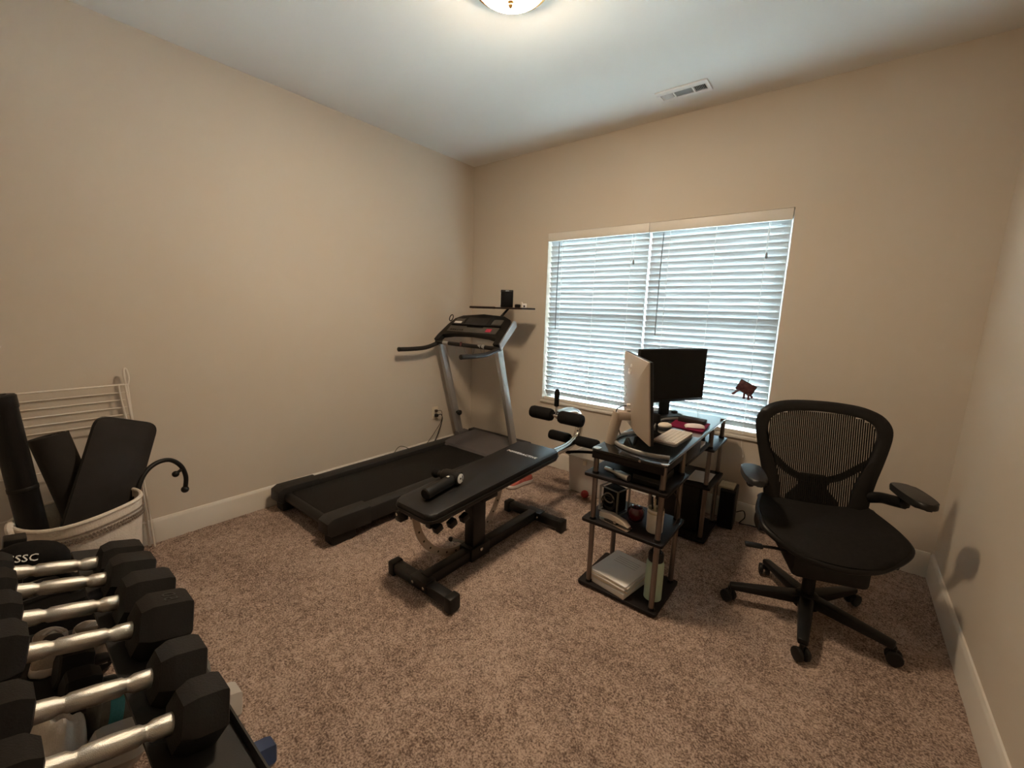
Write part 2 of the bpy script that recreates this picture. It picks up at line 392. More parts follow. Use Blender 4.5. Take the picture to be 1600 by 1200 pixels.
# blinds
TILT = R(-60)
def slat_mesh(x0, x1):
    mb = MB(); hw = .0255; th = .0022; prof = []
    for k in range(5):
        s_ = -1+k*.5; prof.append((s_*hw, .0016*(1-s_*s_)))
    top = [(a, c+th/2) for a, c in prof]; bot = [(a, c-th/2) for a, c in prof][::-1]; out = []
    for a, c in top+bot:   # a>0 is the room side and lower
        yy = -a*math.cos(TILT) + -c*math.sin(TILT); zz = -a*math.sin(TILT) + c*math.cos(TILT); out.append((x0, yy, zz))
    mb.prism(out, (x1-x0, 0, 0)); return mb
def blind(x0, x1, wand_x, tas_x, label, lads):
    t = thing('window_blind', label, 'blind', ((x0+x1)/2, .04, .625), group='white slat blinds on the window')
    part('valance', MB().b2(x0-.004, x1+.004, -.012, .008, 1.985, WZ1-.004, .004), 'valance', t)
    part('head_rail', MB().b2(x0+.005, x1-.005, .015, .065, 2.0, WZ1-.006), 'vinyl', t)
    n = 31; z0, z1 = .672, 1.972; yc = .042
    first = None
    for k in range(n):
        z = z0+(z1-z0)*k/(n-1)
        if first is None:
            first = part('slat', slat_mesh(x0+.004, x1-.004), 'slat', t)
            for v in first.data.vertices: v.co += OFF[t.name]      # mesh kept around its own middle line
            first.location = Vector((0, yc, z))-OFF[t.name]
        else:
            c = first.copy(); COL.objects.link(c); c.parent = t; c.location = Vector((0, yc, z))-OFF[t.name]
    part('bottom_rail', MB().b2(x0+.004, x1-.004, .016, .066, .604, .632, .005), 'valance', t)
    for lx in lads:
        for yy in (.042-.027, .042+.027):
            part('ladder_cord', MB().tube([(lx, yy, .62), (lx, yy, 1.3), (lx, yy, 2.0)], .0016, 6, 1), 'cord', t)
        part('rail_button', MB().lathe([(.006, 0), (.007, .002), (.004, .005)], (lx, .016, .618), (0, -1, 0), 10), 'vinyl', t)
    part('tilt_wand', MB().tube([(wand_x, .006, 1.98), (wand_x, -.004, 1.6), (wand_x+.003, -.004, 1.245)], .0042, 6, 3), 'wand', t, 'thin dark grey tilt wand')
    lc = part('lift_cord', MB().tube([(tas_x, .010, 1.99), (tas_x, .002, 1.9), (tas_x, .0, 1.80)], .0013, 5, 3), 'cord', t)
    part('tassel', MB().lathe([(.003, 0), (.006, -.01), (.008, -.03), (.006, -.036)], (tas_x, 0, 1.80), (0, 0, 1), 10), 'wand', lc)
    return t
blind(WX0+.008, 1.776, 1.005, 1.674, 'white slat blind on the narrower left half of the window, beside the treadmill', (1.031, 1.345, 1.645))
b2_ = blind(1.786, WX1-.008, 1.885, 2.548, 'white slat blind on the right half of the window, behind the black monitor', (1.93, 2.235, 2.54))

# ornament hung on the right blind
ot = thing('hanging_ornament', 'small dark maroon picture ornament with tassels hanging on the right blind', 'ornament', (2.53, -.02, .86))
rz = Matrix.Rotation(R(24), 3, 'Y')
part('card', MB().box((2.53, -.012, .933), (.098, .012, .066), .003, rz), 'orn', ot)
part('border', MB().box((2.53, -.008, .933), (.108, .010, .076), .003, rz), 'wood', ot)
for px, pz, qx, qz in ((2.50, .915, 2.455, .882), (2.525, .905, 2.525, .862), (2.55, .900, 2.552, .858), (2.54, .898, 2.575, .872)):
    part('tassel', MB().tube([(px, -.012, pz), ((px+qx)/2, -.018, (pz+qz)/2+.006), (qx, -.014, qz)], lambda t_: .004+.005*t_, 8), 'orn', ot)
part('hanging_string', MB().tube([(2.53, -.004, .96), (2.55, .002, 1.02), (2.547, .006, 1.09)], .0012, 5), 'browncord', ot)

# ceiling lamp
LX, LY = 1.755, -1.625
lt = thing('ceiling_lamp', 'glowing frosted dome lamp flush on the ceiling', 'lamp', (LX, LY, H))
part('base_pan', MB().lathe([(.156, 0), (.160, -.034), (.160, -.047), (.153, -.050), (.12, -.046)], (LX, LY, H-.001), (0, 0, 1), 40), 'brass', lt)
dp = [(.146, -.040)]+[(.146*math.cos(a), -.042-.054*math.sin(a)) for a in [R(d) for d in range(4, 90, 6)]]+[(.004, -.0962)]
part('glass_dome', MB().lathe(dp, (LX, LY, H), (0, 0, 1), 40), 'dome', lt)
part('finial', MB().lathe([(.004, -.095), (.012, -.099), (.013, -.104), (.007, -.110), (.010, -.116), (.006, -.124), (.001, -.127)], (LX, LY, H), (0, 0, 1), 16), 'brass', lt)

# ceiling vent
vx0, vx1, vy0, vy1 = 1.888, 2.192, -.375, -.234
vt = thing('ceiling_vent', 'white three-bank air vent in the ceiling near the window', 'vent', ((vx0+vx1)/2, (vy0+vy1)/2, H))
fr = MB(); iy0, iy1 = vy0+.042, vy1-.034
fr.b2(vx0, vx1, vy0, iy0, H-.010, H-.0005, .003); fr.b2(vx0, vx1, iy1, vy1, H-.010, H-.0005, .003)
xs = [vx0+.022, vx0+.095, vx0+.105, vx1-.098, vx1-.088, vx1-.020]
for a, b_ in ((vx0, xs[0]), (xs[1], xs[2]), (xs[3], xs[4]), (xs[5], vx1)): fr.b2(a, b_, iy0-.001, iy1+.001, H-.010, H-.0005)
part('frame', fr, 'vinyl', vt)
for a, b_, mode in ((xs[0], xs[1], -1), (xs[2], xs[3], 0), (xs[4], xs[5], 1)):
    bk = part('louver_bank', MB().b2(a, b_, iy0, iy1, H-.002, H-.0008), 'dark', vt)
    lv = MB()
    if mode == 0:
        k = iy0+.004
        while k < iy1-.002: lv.box(((a+b_)/2, k, H-.006), (b_-a, .0062, .0012), 0, Matrix.Rotation(R(-24), 3, 'X')); k += .0075
    else:
        k = a+.004
        while k < b_-.002: lv.box((k, (iy0+iy1)/2, H-.006), (.0066, iy1-iy0, .0012), 0, Matrix.Rotation(R(40*mode), 3, 'Y')); k += .0085
    part('louvers', lv, 'vinyl' if mode < 0 else 'ventb', bk)  # light painted in: left bank white as if lit, the others shaded grey

# wall outlet with its two plugs
ut = thing('wall_outlet', 'ivory wall outlet with plugs low on the left wall behind the treadmill', 'outlet', (0, -.50, .345))
part('cover_plate', MB().b2(.0002, .006, -.537, -.463, .345, .463, .002), 'plate', ut)
for z in (.382, .426): part('socket', MB().lathe([(.017, 0), (.017, .003), (.015, .0035)], (.005, -.50, z), (1, 0, 0), 18), 'cream', ut)

# ================================================================== TREADMILL
tm = thing('treadmill', 'black and silver treadmill against the left wall by the corner', 'treadmill', (.445, -1.05, 0))
TX0, TX1 = .072, .822
for s_, x0, x1 in ((0, TX0, TX0+.10), (1, TX1-.10, TX1)):
    part('side_rail', MB().b2(x0, x1, -1.86, -.10, .055, .158, .012), 'dgrey', tm)
    cap = MB()
    a, b_ = (x0-.004, x1+.012) if s_ == 0 else (x0-.012, x1+.004)
    cap.prism([(a, -2.03, .085), (a, -2.0, .06), (a, -1.74, .05), (a, -1.74, .168), (a, -1.985, .172), (a, -2.025, .15)], (b_-a, 0, 0), .010)
    ec = part('rear_end_cap', cap, 'dgrey', tm)
    part('foot', MB().b2(a+.012, b_-.012, -2.00, -1.84, 0, .07, .012), 'blackp', ec)
    part('front_foot', MB().b2(x0+.01, x1-.01, -.26, -.14, 0, .07, .01), 'blackp', tm)
part('deck', MB().b2(TX0+.09, TX1-.09, -1.93, -.14, .075, .112, .004), 'blackm', tm)
part('running_belt', MB().b2(TX0+.115, TX1-.115, -1.97, -.45, .066, .136, .030, 4), 'belt', tm)
part('rear_roller', MB().cyl((TX0+.10, -1.955, .10), (TX1-.10, -1.955, .10), .034, n=18), 'blackm', tm)
hd = MB(); hd.prism([(TX0+.075, -.53, .13), (TX0+.075, -.515, .158), (TX0+.075, -.40, .182), (TX0+.075, -.10, .188), (TX0+.075, -.06, .13)], (TX1-TX0-.15, 0, 0), .010)
part('motor_hood', hd, 'hood', tm)
fr2 = MB(); fr2.b2(TX0, TX1, -.115, -.03, .05, .185, .012)
part('front_cross_bar', fr2, 'dgrey', tm)
for nm, x in (('l', TX0+.035), ('r', TX1-.028)):
    u = part('upright', MB().beam((x, -.245, .10), (x, -.515, 1.085), .042, .066, .006, (0, -1, 0)), 'silver', tm, 'silver upright post')
    part('pivot_boot', MB().b2(x-.035, x+.035, -.31, -.17, .07, .20, .012), 'hood', u)
    if nm == 'l': part('lock_knob', MB().lathe([(.012, 0), (.012, .02), (.024, .022), (.026, .045), (.020, .052)], (x+.02, -.33, .405), (1, 0, 0), 16), 'blackp', tm)
# console: slanted frame
cA, cB = Vector((0, -.545, 1.115)), Vector((0, -.325, 1.318)); cdv = (cB-cA); cl = cdv.length; cdv.normalize(); cnv = Vector((0, cdv.z*-1, cdv.y)) # up-left normal
def con(x, s_, n_=0.0): return Vector((x, 0, 0))+cA+cdv*s_+cnv*n_
def cbox(mb, x0, x1, s0, s1, n0, n1, bev=.003):
    b = bmesh.new(); bmesh.ops.create_cube(b, size=1.0)
    for v in b.verts: v.co = Vector((v.co.x*(x1-x0), v.co.y*(s1-s0), v.co.z*(n1-n0)))
    if bev: bmesh.ops.bevel(b, geom=b.edges[:], offset=bev, segments=2, profile=.5, affect='EDGES')
    Mx = Matrix(((1, 0, 0), cdv, cnv)).transposed().to_4x4(); Mx.translation = con((x0+x1)/2, (s0+s1)/2, (n0+n1)/2)
    return mb.merge(b, Mx)
CX0, CX1 = .062, .832
body = MB()
outl = [(CX0, -.01), (CX0+.005, .05), (CX0+.03, cl*.62), (CX0+.065, cl*.9), (CX0+.14, cl+.012), ((CX0+CX1)/2, cl+.035), (CX1-.14, cl+.02), (CX1-.05, cl*.93), (CX1-.02, cl*.75), (CX1-.005, .05), (CX1, -.01),
        (CX1-.06, -.01), (CX1-.06, .055), (CX1-.18, .075), ((CX0+CX1)/2, .088), (CX0+.18, .075), (CX0+.06, .055), (CX0+.06, -.01)]
bb = bmesh.new()
pv = [con(x, s_, -.028) for x, s_ in outl]
body.prism(pv, cnv*.045, .004)
cbody = part('console_body', body, 'blackp', tm)
part('display_panel', cbox(MB(), CX0+.085, CX1-.10, .098, .172, .014, .021), 'panelg', cbody)
part('display_window', cbox(MB(), CX0+.30, CX1-.28, .158, .170, .019, .0235, .001), 'scrn', cbody)
part('book_ledge', cbox(MB(), CX0+.10, CX1-.09, .176, .190, .012, .036), 'blackp', cbody)
part('reading_tray', cbox(MB(), CX0+.24, CX1-.27, .200, cl-.012, .012, .020), 'dgrey', cbody)
for xa, xb in ((CX0+.10, CX0+.21), (CX1-.22, CX1-.11)):
    part('cup_holder', cbox(MB(), xa, xb, .205, cl-.03, .012, .022, .008), 'panelg', cbody)
part('stop_button', cbox(MB(), CX1-.225, CX1-.165, .112, .150, .019, .026, .004), 'red', cbody)
for k in range(6): part('key_button', cbox(MB(), CX0+.12+.028*k, CX0+.138+.028*k, .115, .130, .019, .0245, .002), 'dgrey', cbody)
for x0 in (CX1-.004, ):
    sd = MB(); sd.prism([con(x0, -.02, -.04), con(x0, cl*.85, -.035), con(x0-.02, cl*.97, -.02), con(x0-.02, cl*.93, .012), con(x0, .0, .012)], (.014, 0, 0), .003)
    part('side_plate', sd, 'silver', cbody)
part('crossbar', MB().tube([(CX0+.02, -.55, 1.095), (CX0+.2, -.565, 1.092), ((CX0+CX1)/2, -.57, 1.09), (CX1-.2, -.565, 1.088), (CX1-.02, -.55, 1.085)], .017, 12), 'blackp', tm)
for xa, xb in ((CX0+.13, CX0+.20), (CX1-.21, CX1-.18), (CX1-.17, CX1-.14)):
    part('pulse_sensor', MB().cyl((xa, -.562, 1.092), (xb, -.564, 1.091), .0185, n=14), 'silver', tm)
part('safety_key', MB().b2(.425, .442, -.594, -.578, 1.08, 1.118, .003), 'orn', tm)
for x, yt in ((TX0+.02, -.965), (TX1-.005, -.955)):
    hnd = part('handrail', MB().tube([(x, -.515, 1.082), (x, -.56, 1.078), (x, -.64, 1.056), (x, -.72, 1.045), (x, -.85, 1.043), (x, yt, 1.046)], .0185, 14), 'dgrey', tm)
    part('end_cap', MB().cyl((x, yt+.004, 1.046), (x, yt-.012, 1.046), .0195, n=16, bev=.003), 'blackp', hnd)
part('headphone_loop', MB().tube([(CX0+.062+.022*math.cos(a), -.405+.012*math.sin(a), 1.312+.028*math.sin(a)) for a in [2*math.pi*k/10 for k in range(10)]], .0045, 8, 3, True), 'blackp', tm)
part('console_cable', MB().tube([(.44, -.56, 1.085), (.45, -.55, 1.03), (.50, -.545, 1.005), (.55, -.55, 1.03), (.57, -.56, 1.085)], .0025, 6), 'greyst', tm)
part('sensor_cable', MB().tube([(.64, -.56, 1.08), (.645, -.55, 1.02), (.66, -.545, 1.0), (.675, -.55, 1.03), (.68, -.56, 1.08)], .002, 6), 'greyst', tm)
# tray board above the console
part('tray_board', MB().b2(.315, .895, -.345, -.155, 1.405, 1.420, .004), 'wood', tm, 'dark board shelf above the console')
part('tray_arm', MB().beam((.64, -.335, 1.315), (.68, -.26, 1.408), .028, .014, .002), 'blackp', tm)
part('tray_rod', MB().cyl((.305, -.345, 1.415), (.60, -.345, 1.413), .010, n=10), 'wood', tm)

# things on the treadmill board and console
sp = thing('small_speaker', 'small black upright speaker on the treadmill board', 'speaker', (.655, -.25, 1.4205), R(38), world=False)
part('cabinet', MB().b2(-.054, .054, -.035, .035, 0, .148, .006), 'blackp', sp)
part('grille', MB().b2(-.048, .048, -.039, -.033, .008, .134, .004), 'foam', sp)
part('badge', MB().b2(-.012, .018, -.037, -.034, .137, .142), 'silver', sp)
part('side_trim', MB().b2(-.0565, -.0535, -.036, .03, .02, .125), 'white', sp)
single('round_charger', MB().lathe([(.022, 0), (.026, .006), (.026, .022), (.020, .028)], (.775, -.25, 1.4205), (0, 0, 1), 20), 'blackp', 'small round black charger right of the speaker on the treadmill board', 'charger')
wc = thing('plug_adapter', 'tiny white plug adapter at the right end of the treadmill board', 'adapter', (.845, -.25, 1.4205), R(38), world=False)
part('body', MB().b2(-.020, .020, -.015, .015, 0, .034, .003), 'white', wc)
part('port', MB().b2(-.007, .007, -.017, -.014, .004, .020, .001), 'dark', wc)
part('plug_tip', MB().cyl((-.022, 0, .034), (-.022, 0, .048), .008, n=10), 'cream', wc)
tsm = MB(); cbox(tsm, CX0+.112, CX0+.20, .197, .222, .023, .030, .003)
single('folded_tissue', tsm, 'white', 'small white folded tissue in the left tray of the treadmill console', 'tissue')

# cords from the outlet
pc = thing('power_cord', 'black power cord running from the wall outlet down behind the treadmill', 'cord', (.05, -.5, 0))
part('plug', MB().b2(.0095, .040, -.514, -.486, .367, .395, .004), 'blackp', pc)
part('cable', MB().tube([(.038, -.50, .380), (.055, -.475, .395), (.058, -.455, .36), (.045, -.455, .30), (.035, -.49, .20), (.033, -.54, .12), (.033, -.60, .06), (.035, -.7, .006)], .0042, 8), 'blackp', pc)
pc2 = thing('thin_cord', 'thin brown cord looping from the wall outlet along the treadmill rail', 'cord', (.04, -.7, 0))
part('plug', MB().b2(.0095, .034, -.512, -.488, .414, .438, .004), 'browncord', pc2)
part('cable', MB().tube([(.032, -.50, .426), (.062, -.470, .425), (.060, -.470, .33), (.032, -.53, .22), (.028, -.59, .16), (.030, -.66, .10), (.034, -.74, .05), (.032, -.82, .12), (.030, -.92, .175), (.030, -.985, .14), (.034, -1.01, .08), (.036, -1.05, .004)], .0028, 7), 'browncord', pc2)

# ================================================================== WEIGHT BENCH
wbn = thing('weight_bench', 'black padded workout bench with foam leg rollers beside the treadmill', 'bench', (1.505, -1.42, 0))
pz0, pz1, py0, py1 = .452, .507, -1.955, -.885
tilt = math.atan2(pz1-pz0, py1-py0); Lp = math.hypot(pz1-pz0, py1-py0)
Mp = Matrix.Translation((1.492, (py0+py1)/2, (pz0+pz1)/2)) @ Matrix.Rotation(tilt, 4, 'X')
def rpoly(pts, r, n=5):
    out = []; N = len(pts)
    for i in range(N):
        p = Vector(pts[i]); a = (Vector(pts[i-1])-p).normalized(); b_ = (Vector(pts[(i+1) % N])-p).normalized()
        for k in range(n+1):
            t_ = k/n; q = (p+a*r)*(1-t_)**2+p*2*t_*(1-t_)+(p+b_*r)*t_**2; out.append(q)
    return out
pad = MB().prism(rpoly([(-.138, -Lp/2, -.052), (.138, -Lp/2, -.052), (.163, Lp/2, -.052), (-.163, Lp/2, -.052)], .045), (0, 0, .052), .013, Mp, 3)
pado = part('pad', pad, 'vinylpad', wbn, 'black vinyl bench pad', 50)
part('lettering', MB().text('POWERACTIVE', .034, Mp @ Matrix.Translation((0, Lp/2-.20, .0008)), .0004), 'white', pado, 'white brand lettering')
part('seam', MB().b2(0, .001, 0, .001, 0, .001) if False else MB().tube([Mp @ Vector(v) for v in rpoly([(-.141, -Lp/2-.002, -.027), (.141, -Lp/2-.002, -.030), (.166, Lp/2+.002, -.030), (-.166, Lp/2+.002, -.030)], .045)], .0025, 6, 1, True), 'vinylpad', pado)
for x in (1.43, 1.545):
    part('pad_rail', MB().beam((x, -1.90, .362), (x, -1.0, .407), .035, .038, .004), 'blackm', wbn)
part('pad_crosspiece', MB().b2(1.40, 1.60, -1.56, -1.44, .37, .395, .004), 'blackm', wbn)
for dx, y in ((1.585, -1.87), (1.60, -1.79), (1.605, -1.71)):
    part('adjuster_tooth', MB().box((dx, y, .348), (.035, .045, .035), .005, Matrix.Rotation(R(20), 3, 'X')), 'blackm', wbn)
part('pad_bracket', MB().b2(1.365, 1.41, -1.955, -1.905, .345, .395, .005), 'blackm', wbn)
part('bolt', MB().lathe([(.008, 0), (.008, .005), (.005, .007)], (1.385, -1.955, .385), (0, -1, 0), 8), 'chrome', wbn)
part('post', MB().b2(1.475, 1.545, -1.575, -1.475, .075, .385, .006), 'blackm', wbn)
part('base_beam', MB().b2(1.485, 1.545, -1.895, -.965, .022, .082, .006), 'blackm', wbn)
part('post_shoe', MB().b2(1.462, 1.560, -1.60, -1.45, .018, .095, .006), 'blackm', wbn)
for y in (-1.905, -.945):
    fb = part('foot_bar', MB().b2(1.285, 1.735, y-.028, y+.028, .018, .070, .005), 'blackm', wbn)
    for xa, xb in ((1.272, 1.318), (1.702, 1.748)):
        part('rubber_cap', MB().b2(xa, xb, y-.034, y+.034, 0, .076, .008), 'blackp', fb)
    for x in (1.475, 1.555):
        part('bolt', MB().lathe([(.009, 0), (.009, .006), (.005, .009)], (x, y-.028, .046), (0, -1, 0), 8), 'chrome', fb)
    part('joint_plate', MB().b2(1.455, 1.575, y-.034, y+.034, .030, .077, .004), 'blackm', fb)
arc = MB(); ring = []
for r_ in (.355, .315):
    rr = [(1.452, -1.56+r_*math.cos(a), .392+r_*math.sin(a)) for a in [R(d) for d in np.linspace(178, 362, 28)]]
    ring += rr if r_ > .33 else rr[::-1]
arc.prism(ring, (-.007, 0, 0), .0015)
arco = part('arc_bracket', arc, 'champ', wbn, 'curved grey steel adjustment arc')
for d in range(200, 345, 12):
    a = R(d); part('hole', MB().cyl((1.4455, -1.56+.335*math.cos(a), .392+.335*math.sin(a)), (1.453, -1.56+.335*math.cos(a), .392+.335*math.sin(a)), .006, n=8), 'dark', arco)
part('pull_pin', MB().cyl((1.40, -1.60, .10), (1.475, -1.55, .085), .008, n=10), 'greyst', wbn)
part('pin_knob', MB().ball((1.395, -1.603, .101), .014), 'blackp', wbn)
part('bolt', MB().lathe([(.011, 0), (.011, .008), (.006, .011)], (1.56, -1.53, .075), (1, 0, 0), 8), 'chrome', wbn)
tubep = [(1.515, -1.0, .435), (1.515, -.86, .432), (1.515, -.70, .425), (1.515, -.54, .432), (1.515, -.43, .475), (1.515, -.395, .555), (1.515, -.425, .635), (1.515, -.51, .683), (1.515, -.62, .695), (1.515, -.715, .690)]
part('chrome_tube', MB().tube(tubep, .029, 16), 'chrome', wbn, 'curved chrome leg-hold tube')
part('tube_clamp', MB().b2(1.48, 1.55, -1.03, -.90, .40, .45, .005), 'blackm', wbn)
for (y, z, nm) in ((-.735, .688, 'u'), (-.478, .462, 'l')):
    ax = part('roller_axle', MB().cyl((1.305, y, z), (1.725, y, z), .011, n=12), 'chrome', wbn)
    rad = .044 if nm == 'u' else .038
    for xa, xb in ((1.305, 1.488), (1.542, 1.725)):
        part('foam_roller', MB().lathe([(rad*.55, 0), (rad*.88, .006), (rad, .022), (rad, xb-xa-.022), (rad*.88, xb-xa-.006), (rad*.55, xb-xa)], (xa, y, z), (1, 0, 0), 24), 'foam', ax)
part('grip_post', MB().cyl((1.515, -.735, .70), (1.515, -.735, .875), .008, n=12), 'chrome', wbn)
part('grip', MB().lathe([(.010, 0), (.0165, .004), (.0165, .06), (.018, .066), (.018, .105), (.012, .118), (.002, .122)], (1.515, -.735, .755), (0, 0, 1), 16), 'foam', wbn)

# massage gun on the pad
def onpad(x, y, h=0.0): return Vector((x, y, pz0+(y-py0)*math.tan(tilt)+h))
mg = thing('massage_gun', 'black massage gun with ball tip and white ring emblem on the bench pad', 'massage gun', onpad(1.47, -1.72, 0))
A2, B2 = onpad(1.365, -1.668, .038), onpad(1.505, -1.640, .039); dr = (B2-A2).normalized(); BL = (B2-A2).length
part('barrel', MB().lathe([(.013, 0), (.017, .003), (.017, .022), (.029, .030), (.036, .045), (.037, BL-.02), (.035, BL-.003), (.030, BL)], A2, B2-A2, 26), 'blackp', mg)
em = part('emblem', MB().lathe([(.026, 0), (.026, .0016)], B2, dr, 28), 'white', mg, 'white ring emblem on the end')
part('ring', MB().lathe([(.006, 0), (.006, .001)], B2+dr*.0016, dr, 14), 'blackp', em)
for s_ in (-1, 1): part('stripe', MB().box(B2+dr*.0018+Vector((0, .013*s_, 0)), (.0012, .004, .028)), 'blackp', em)
part('ball_tip', MB().ball(A2-dr*.018, .026), 'foam', mg)
A, B_ = onpad(1.472, -1.655, .036), onpad(1.488, -1.868, .0325)
part('handle', MB().lathe([(.026, 0), (.029, .03), (.029, .08), (.030, .15), (.031, (B_-A).length-.03), (.0305, (B_-A).length-.006), (.025, (B_-A).length)], A, B_-A, 24), 'blackp', mg)
part('switch_light', MB().box(A+(B_-A)*.22+Vector((0, 0, .029)), (.012, .014, .003), .001), 'white', mg)

# sneaker beyond the bench
def sneaker(name, label, loc, rotz, upper, sole, group=None, L=.27):
    t = thing(name, label, 'shoe', loc, rotz, group, world=False)
    so = [(-.036, -.13), (-.040, -.09), (-.033, -.02), (-.043, .06), (-.036, .11), (0, .137), (.034, .115), (.045, .06), (.036, -.02), (.040, -.09), (.034, -.13), (0, -.14)]
    k = L/.277
    so = smooth_path([(x*k, y*k, 0) for x, y in so], 3, True)
    part('sole', MB().prism(so, (0, 0, .026*k), .005), sole, t)
    up_ = MB(); rows = [(.024, .97, 0), (.045, .95, 0), (.062, .84, -.012), (.078, .66, -.03), (.092, .5, -.050)]
    V = []; F = []; n = len(so)
    for z, sc, dy in rows:
        for p in so:
            yy = p.y*sc*(1.0)+dy*k
            zz = z*k if p.y < .02*k else z*k*(1-.45*min(1, (p.y/k-.02)/.1))
            V.append((p.x*(sc if z > .05 else .96), yy, max(zz, .022*k)))
    for i in range(len(rows)-1):
        for q in range(n): F.append((i*n+q, i*n+(q+1) % n, (i+1)*n+(q+1) % n, (i+1)*n+q))
    F.append(tuple((len(rows)-1)*n+q for q in range(n)))
    up_.add(V, F); part('upper', up_, upper, t, ang=60)
    part('opening', MB().ball((0, -.072*k, .086*k), .026*k, (1, 1.5, .35)), 'dark', t)
    for q in range(4):
        y = (-.012+.022*q)*k; z = (.083-.011*q)*k
        part('lace', MB().tube([(-.022*k, y, z-.008), (0, y+.004, z+.004), (.022*k, y, z-.008)], .003, 6), sole, t)
    return t
sneaker('sneaker', 'coral red sneaker with white sole on the carpet behind the bench', (1.075, -.545, 0), R(172), 'shoered', 'sole')

# clear storage bin with a black strap, red ball
bt = thing('storage_bin', 'translucent plastic storage bin on the carpet between bench and desk', 'bin', (1.565, -.215, 0))
x0, x1, y0, y1 = 1.415, 1.715, -.345, -.085
def tub(mb, x0, x1, y0, y1, z0, z1, th, tp):
    def ring_(d, z): return [Vector((a, b_, z)) for a, b_ in ((x0-d, y0-d), (x1+d, y0-d), (x1+d, y1+d), (x0-d, y1+d))]
    def rr(d, z): return rpoly(ring_(d, z), .035, 4)
    rows = [rr(-.004, z0), rr(0, z0+.01), rr(tp, z1), rr(tp-th, z1), rr(-th, z0+.012), rr(-.004-th, z0+.006)]
    V = [p for r_ in rows for p in r_]; n = len(rows[0]); F = []
    for i in range(len(rows)-1):
        for q in range(n): F.append((i*n+q, i*n+(q+1) % n, (i+1)*n+(q+1) % n, (i+1)*n+q))
    F.append(tuple(range(n))); F.append(tuple((len(rows)-1)*n+q for q in range(n))); mb.add(V, F); return mb
part('tub', tub(MB(), x0, x1, y0, y1, 0, .285, .004, .012), 'bin', bt)
part('rim', MB().tube(rpoly([(x0-.014, y0-.014, .285), (x1+.014, y0-.014, .285), (x1+.014, y1+.014, .285), (x0-.014, y1+.014, .285)], .04, 4), .007, 8, 1, True), 'bin', bt)
part('latch', MB().b2(1.55, 1.58, y0-.026, y0-.012, .24, .275, .003), 'cream', bt)
hp_ = thing('padded_strap', 'black padded strap lying across the storage bin rim', 'strap', (1.565, -.22, .293))
part('strap', MB().tube([(1.40, -.34, .296), (1.42, -.36, .312), (1.50, -.32, .322), (1.60, -.26, .322), (1.70, -.22, .315), (1.735, -.21, .300)], .016, 10, 6, False, True, 1.5, .6), 'foam', hp_)
part('buckle', MB().box((1.62, -.25, .334), (.045, .03, .012), .004), 'chrome', hp_)
single('red_ball', MB().ball((1.60, -.405, .030), .030), 'ball', 'small red ball on the carpet in front of the storage bin', 'ball')

# ================================================================== DESK
dk = thing('computer_desk', 'narrow black glass desk on metal posts with dark shelves under the window', 'desk', (2.28, -.74, 0))
DX0, DX1, DY0, DY1 = 2.098, 2.462, -1.332, -.14
top = part('glass_top', MB().prism(rpoly([(DX0, DY0, .728), (DX1, DY0, .728), (DX1, DY1, .728), (DX0, DY1, .728)], .02, 3), (0, 0, .012), .002), 'glassb', dk)
px_, py_ = (2.122, 2.452), (-1.312, -1.035, -.475, -.185)
for x in px_:
    for y in py_:
        part('post', MB().cyl((x, y, .012), (x, y, .728), .0130, n=18), 'post', dk)
        for z in (.020, .368, .611): part('collar', MB().cyl((x, y, z), (x, y, z+.012), .0165, n=16), 'blackp', dk)
    for y in (py_[0], py_[-1]):
        part('top_cap', MB().lathe([(.020, 0), (.020, .003), (.014, .005)], (x, y, .740), (0, 0, 1), 20), 'chrome', top, 'round silver cap')
for (ya, yb) in ((-1.340, -1.005), (-.505, -.155)):
    for z in (.004, .352, .595):
        part('shelf', MB().prism(rpoly([(2.072, ya, z), (2.484, ya, z), (2.484, yb, z), (2.072, yb, z)], .012, 3), (0, 0, .016), .002), 'shelf', dk)
part('tray_light_block', MB().b2(2.450, 2.460, -1.015, -.745, .655, .727, .002), 'shelf', dk)  # added black strip, darkens the space where light passes under the top
part('shelf_light_block', MB().b2(2.105, 2.455, -1.018, -1.010, .611, .727), 'shelf', dk)  # added panel, keeps window light off the near upper shelf
part('top_rim', MB().b2(2.104, 2.456, -1.330, -1.322, .692, .728, .002), 'shelf', dk)
part('top_rim', MB().b2(2.448, 2.457, -1.322, -1.02, .692, .728, .002), 'shelf', dk)
part('keyboard_tray', MB().b2(2.15, 2.462, -.985, -.52, .640, .655, .003), 'shelf', dk)
for y in (-.98, -.53): part('tray_slide', MB().b2(2.16, 2.43, y-.008, y+.008, .655, .729), 'blackm', dk)
for y in (-1.0, -.5): part('back_rail', MB().cyl((2.122, y, .46), (2.122, y+.0001, .46), .01, n=8) if False else MB().b2(2.11, 2.13, y-.01, y+.01, .50, .53), 'blackm', dk)
part('modesty_bar', MB().b2(2.108, 2.130, -1.03, -.48, .50, .53, .003), 'blackm', dk)
part('edge_rivet', MB().cyl((2.345, -1.334, .734), (2.345, -1.330, .734), .006, n=10), 'chrome', top)

# monitor one: champagne back, arc foot
fa = R(34); nx_, ny_ = math.cos(fa), math.sin(fa)
m1 = thing('silver_monitor', 'champagne-backed monitor on a curved silver foot, turned away on the desk', 'monitor', (2.153, -1.186, .7405), fa-R(90)+R(180), world=False)
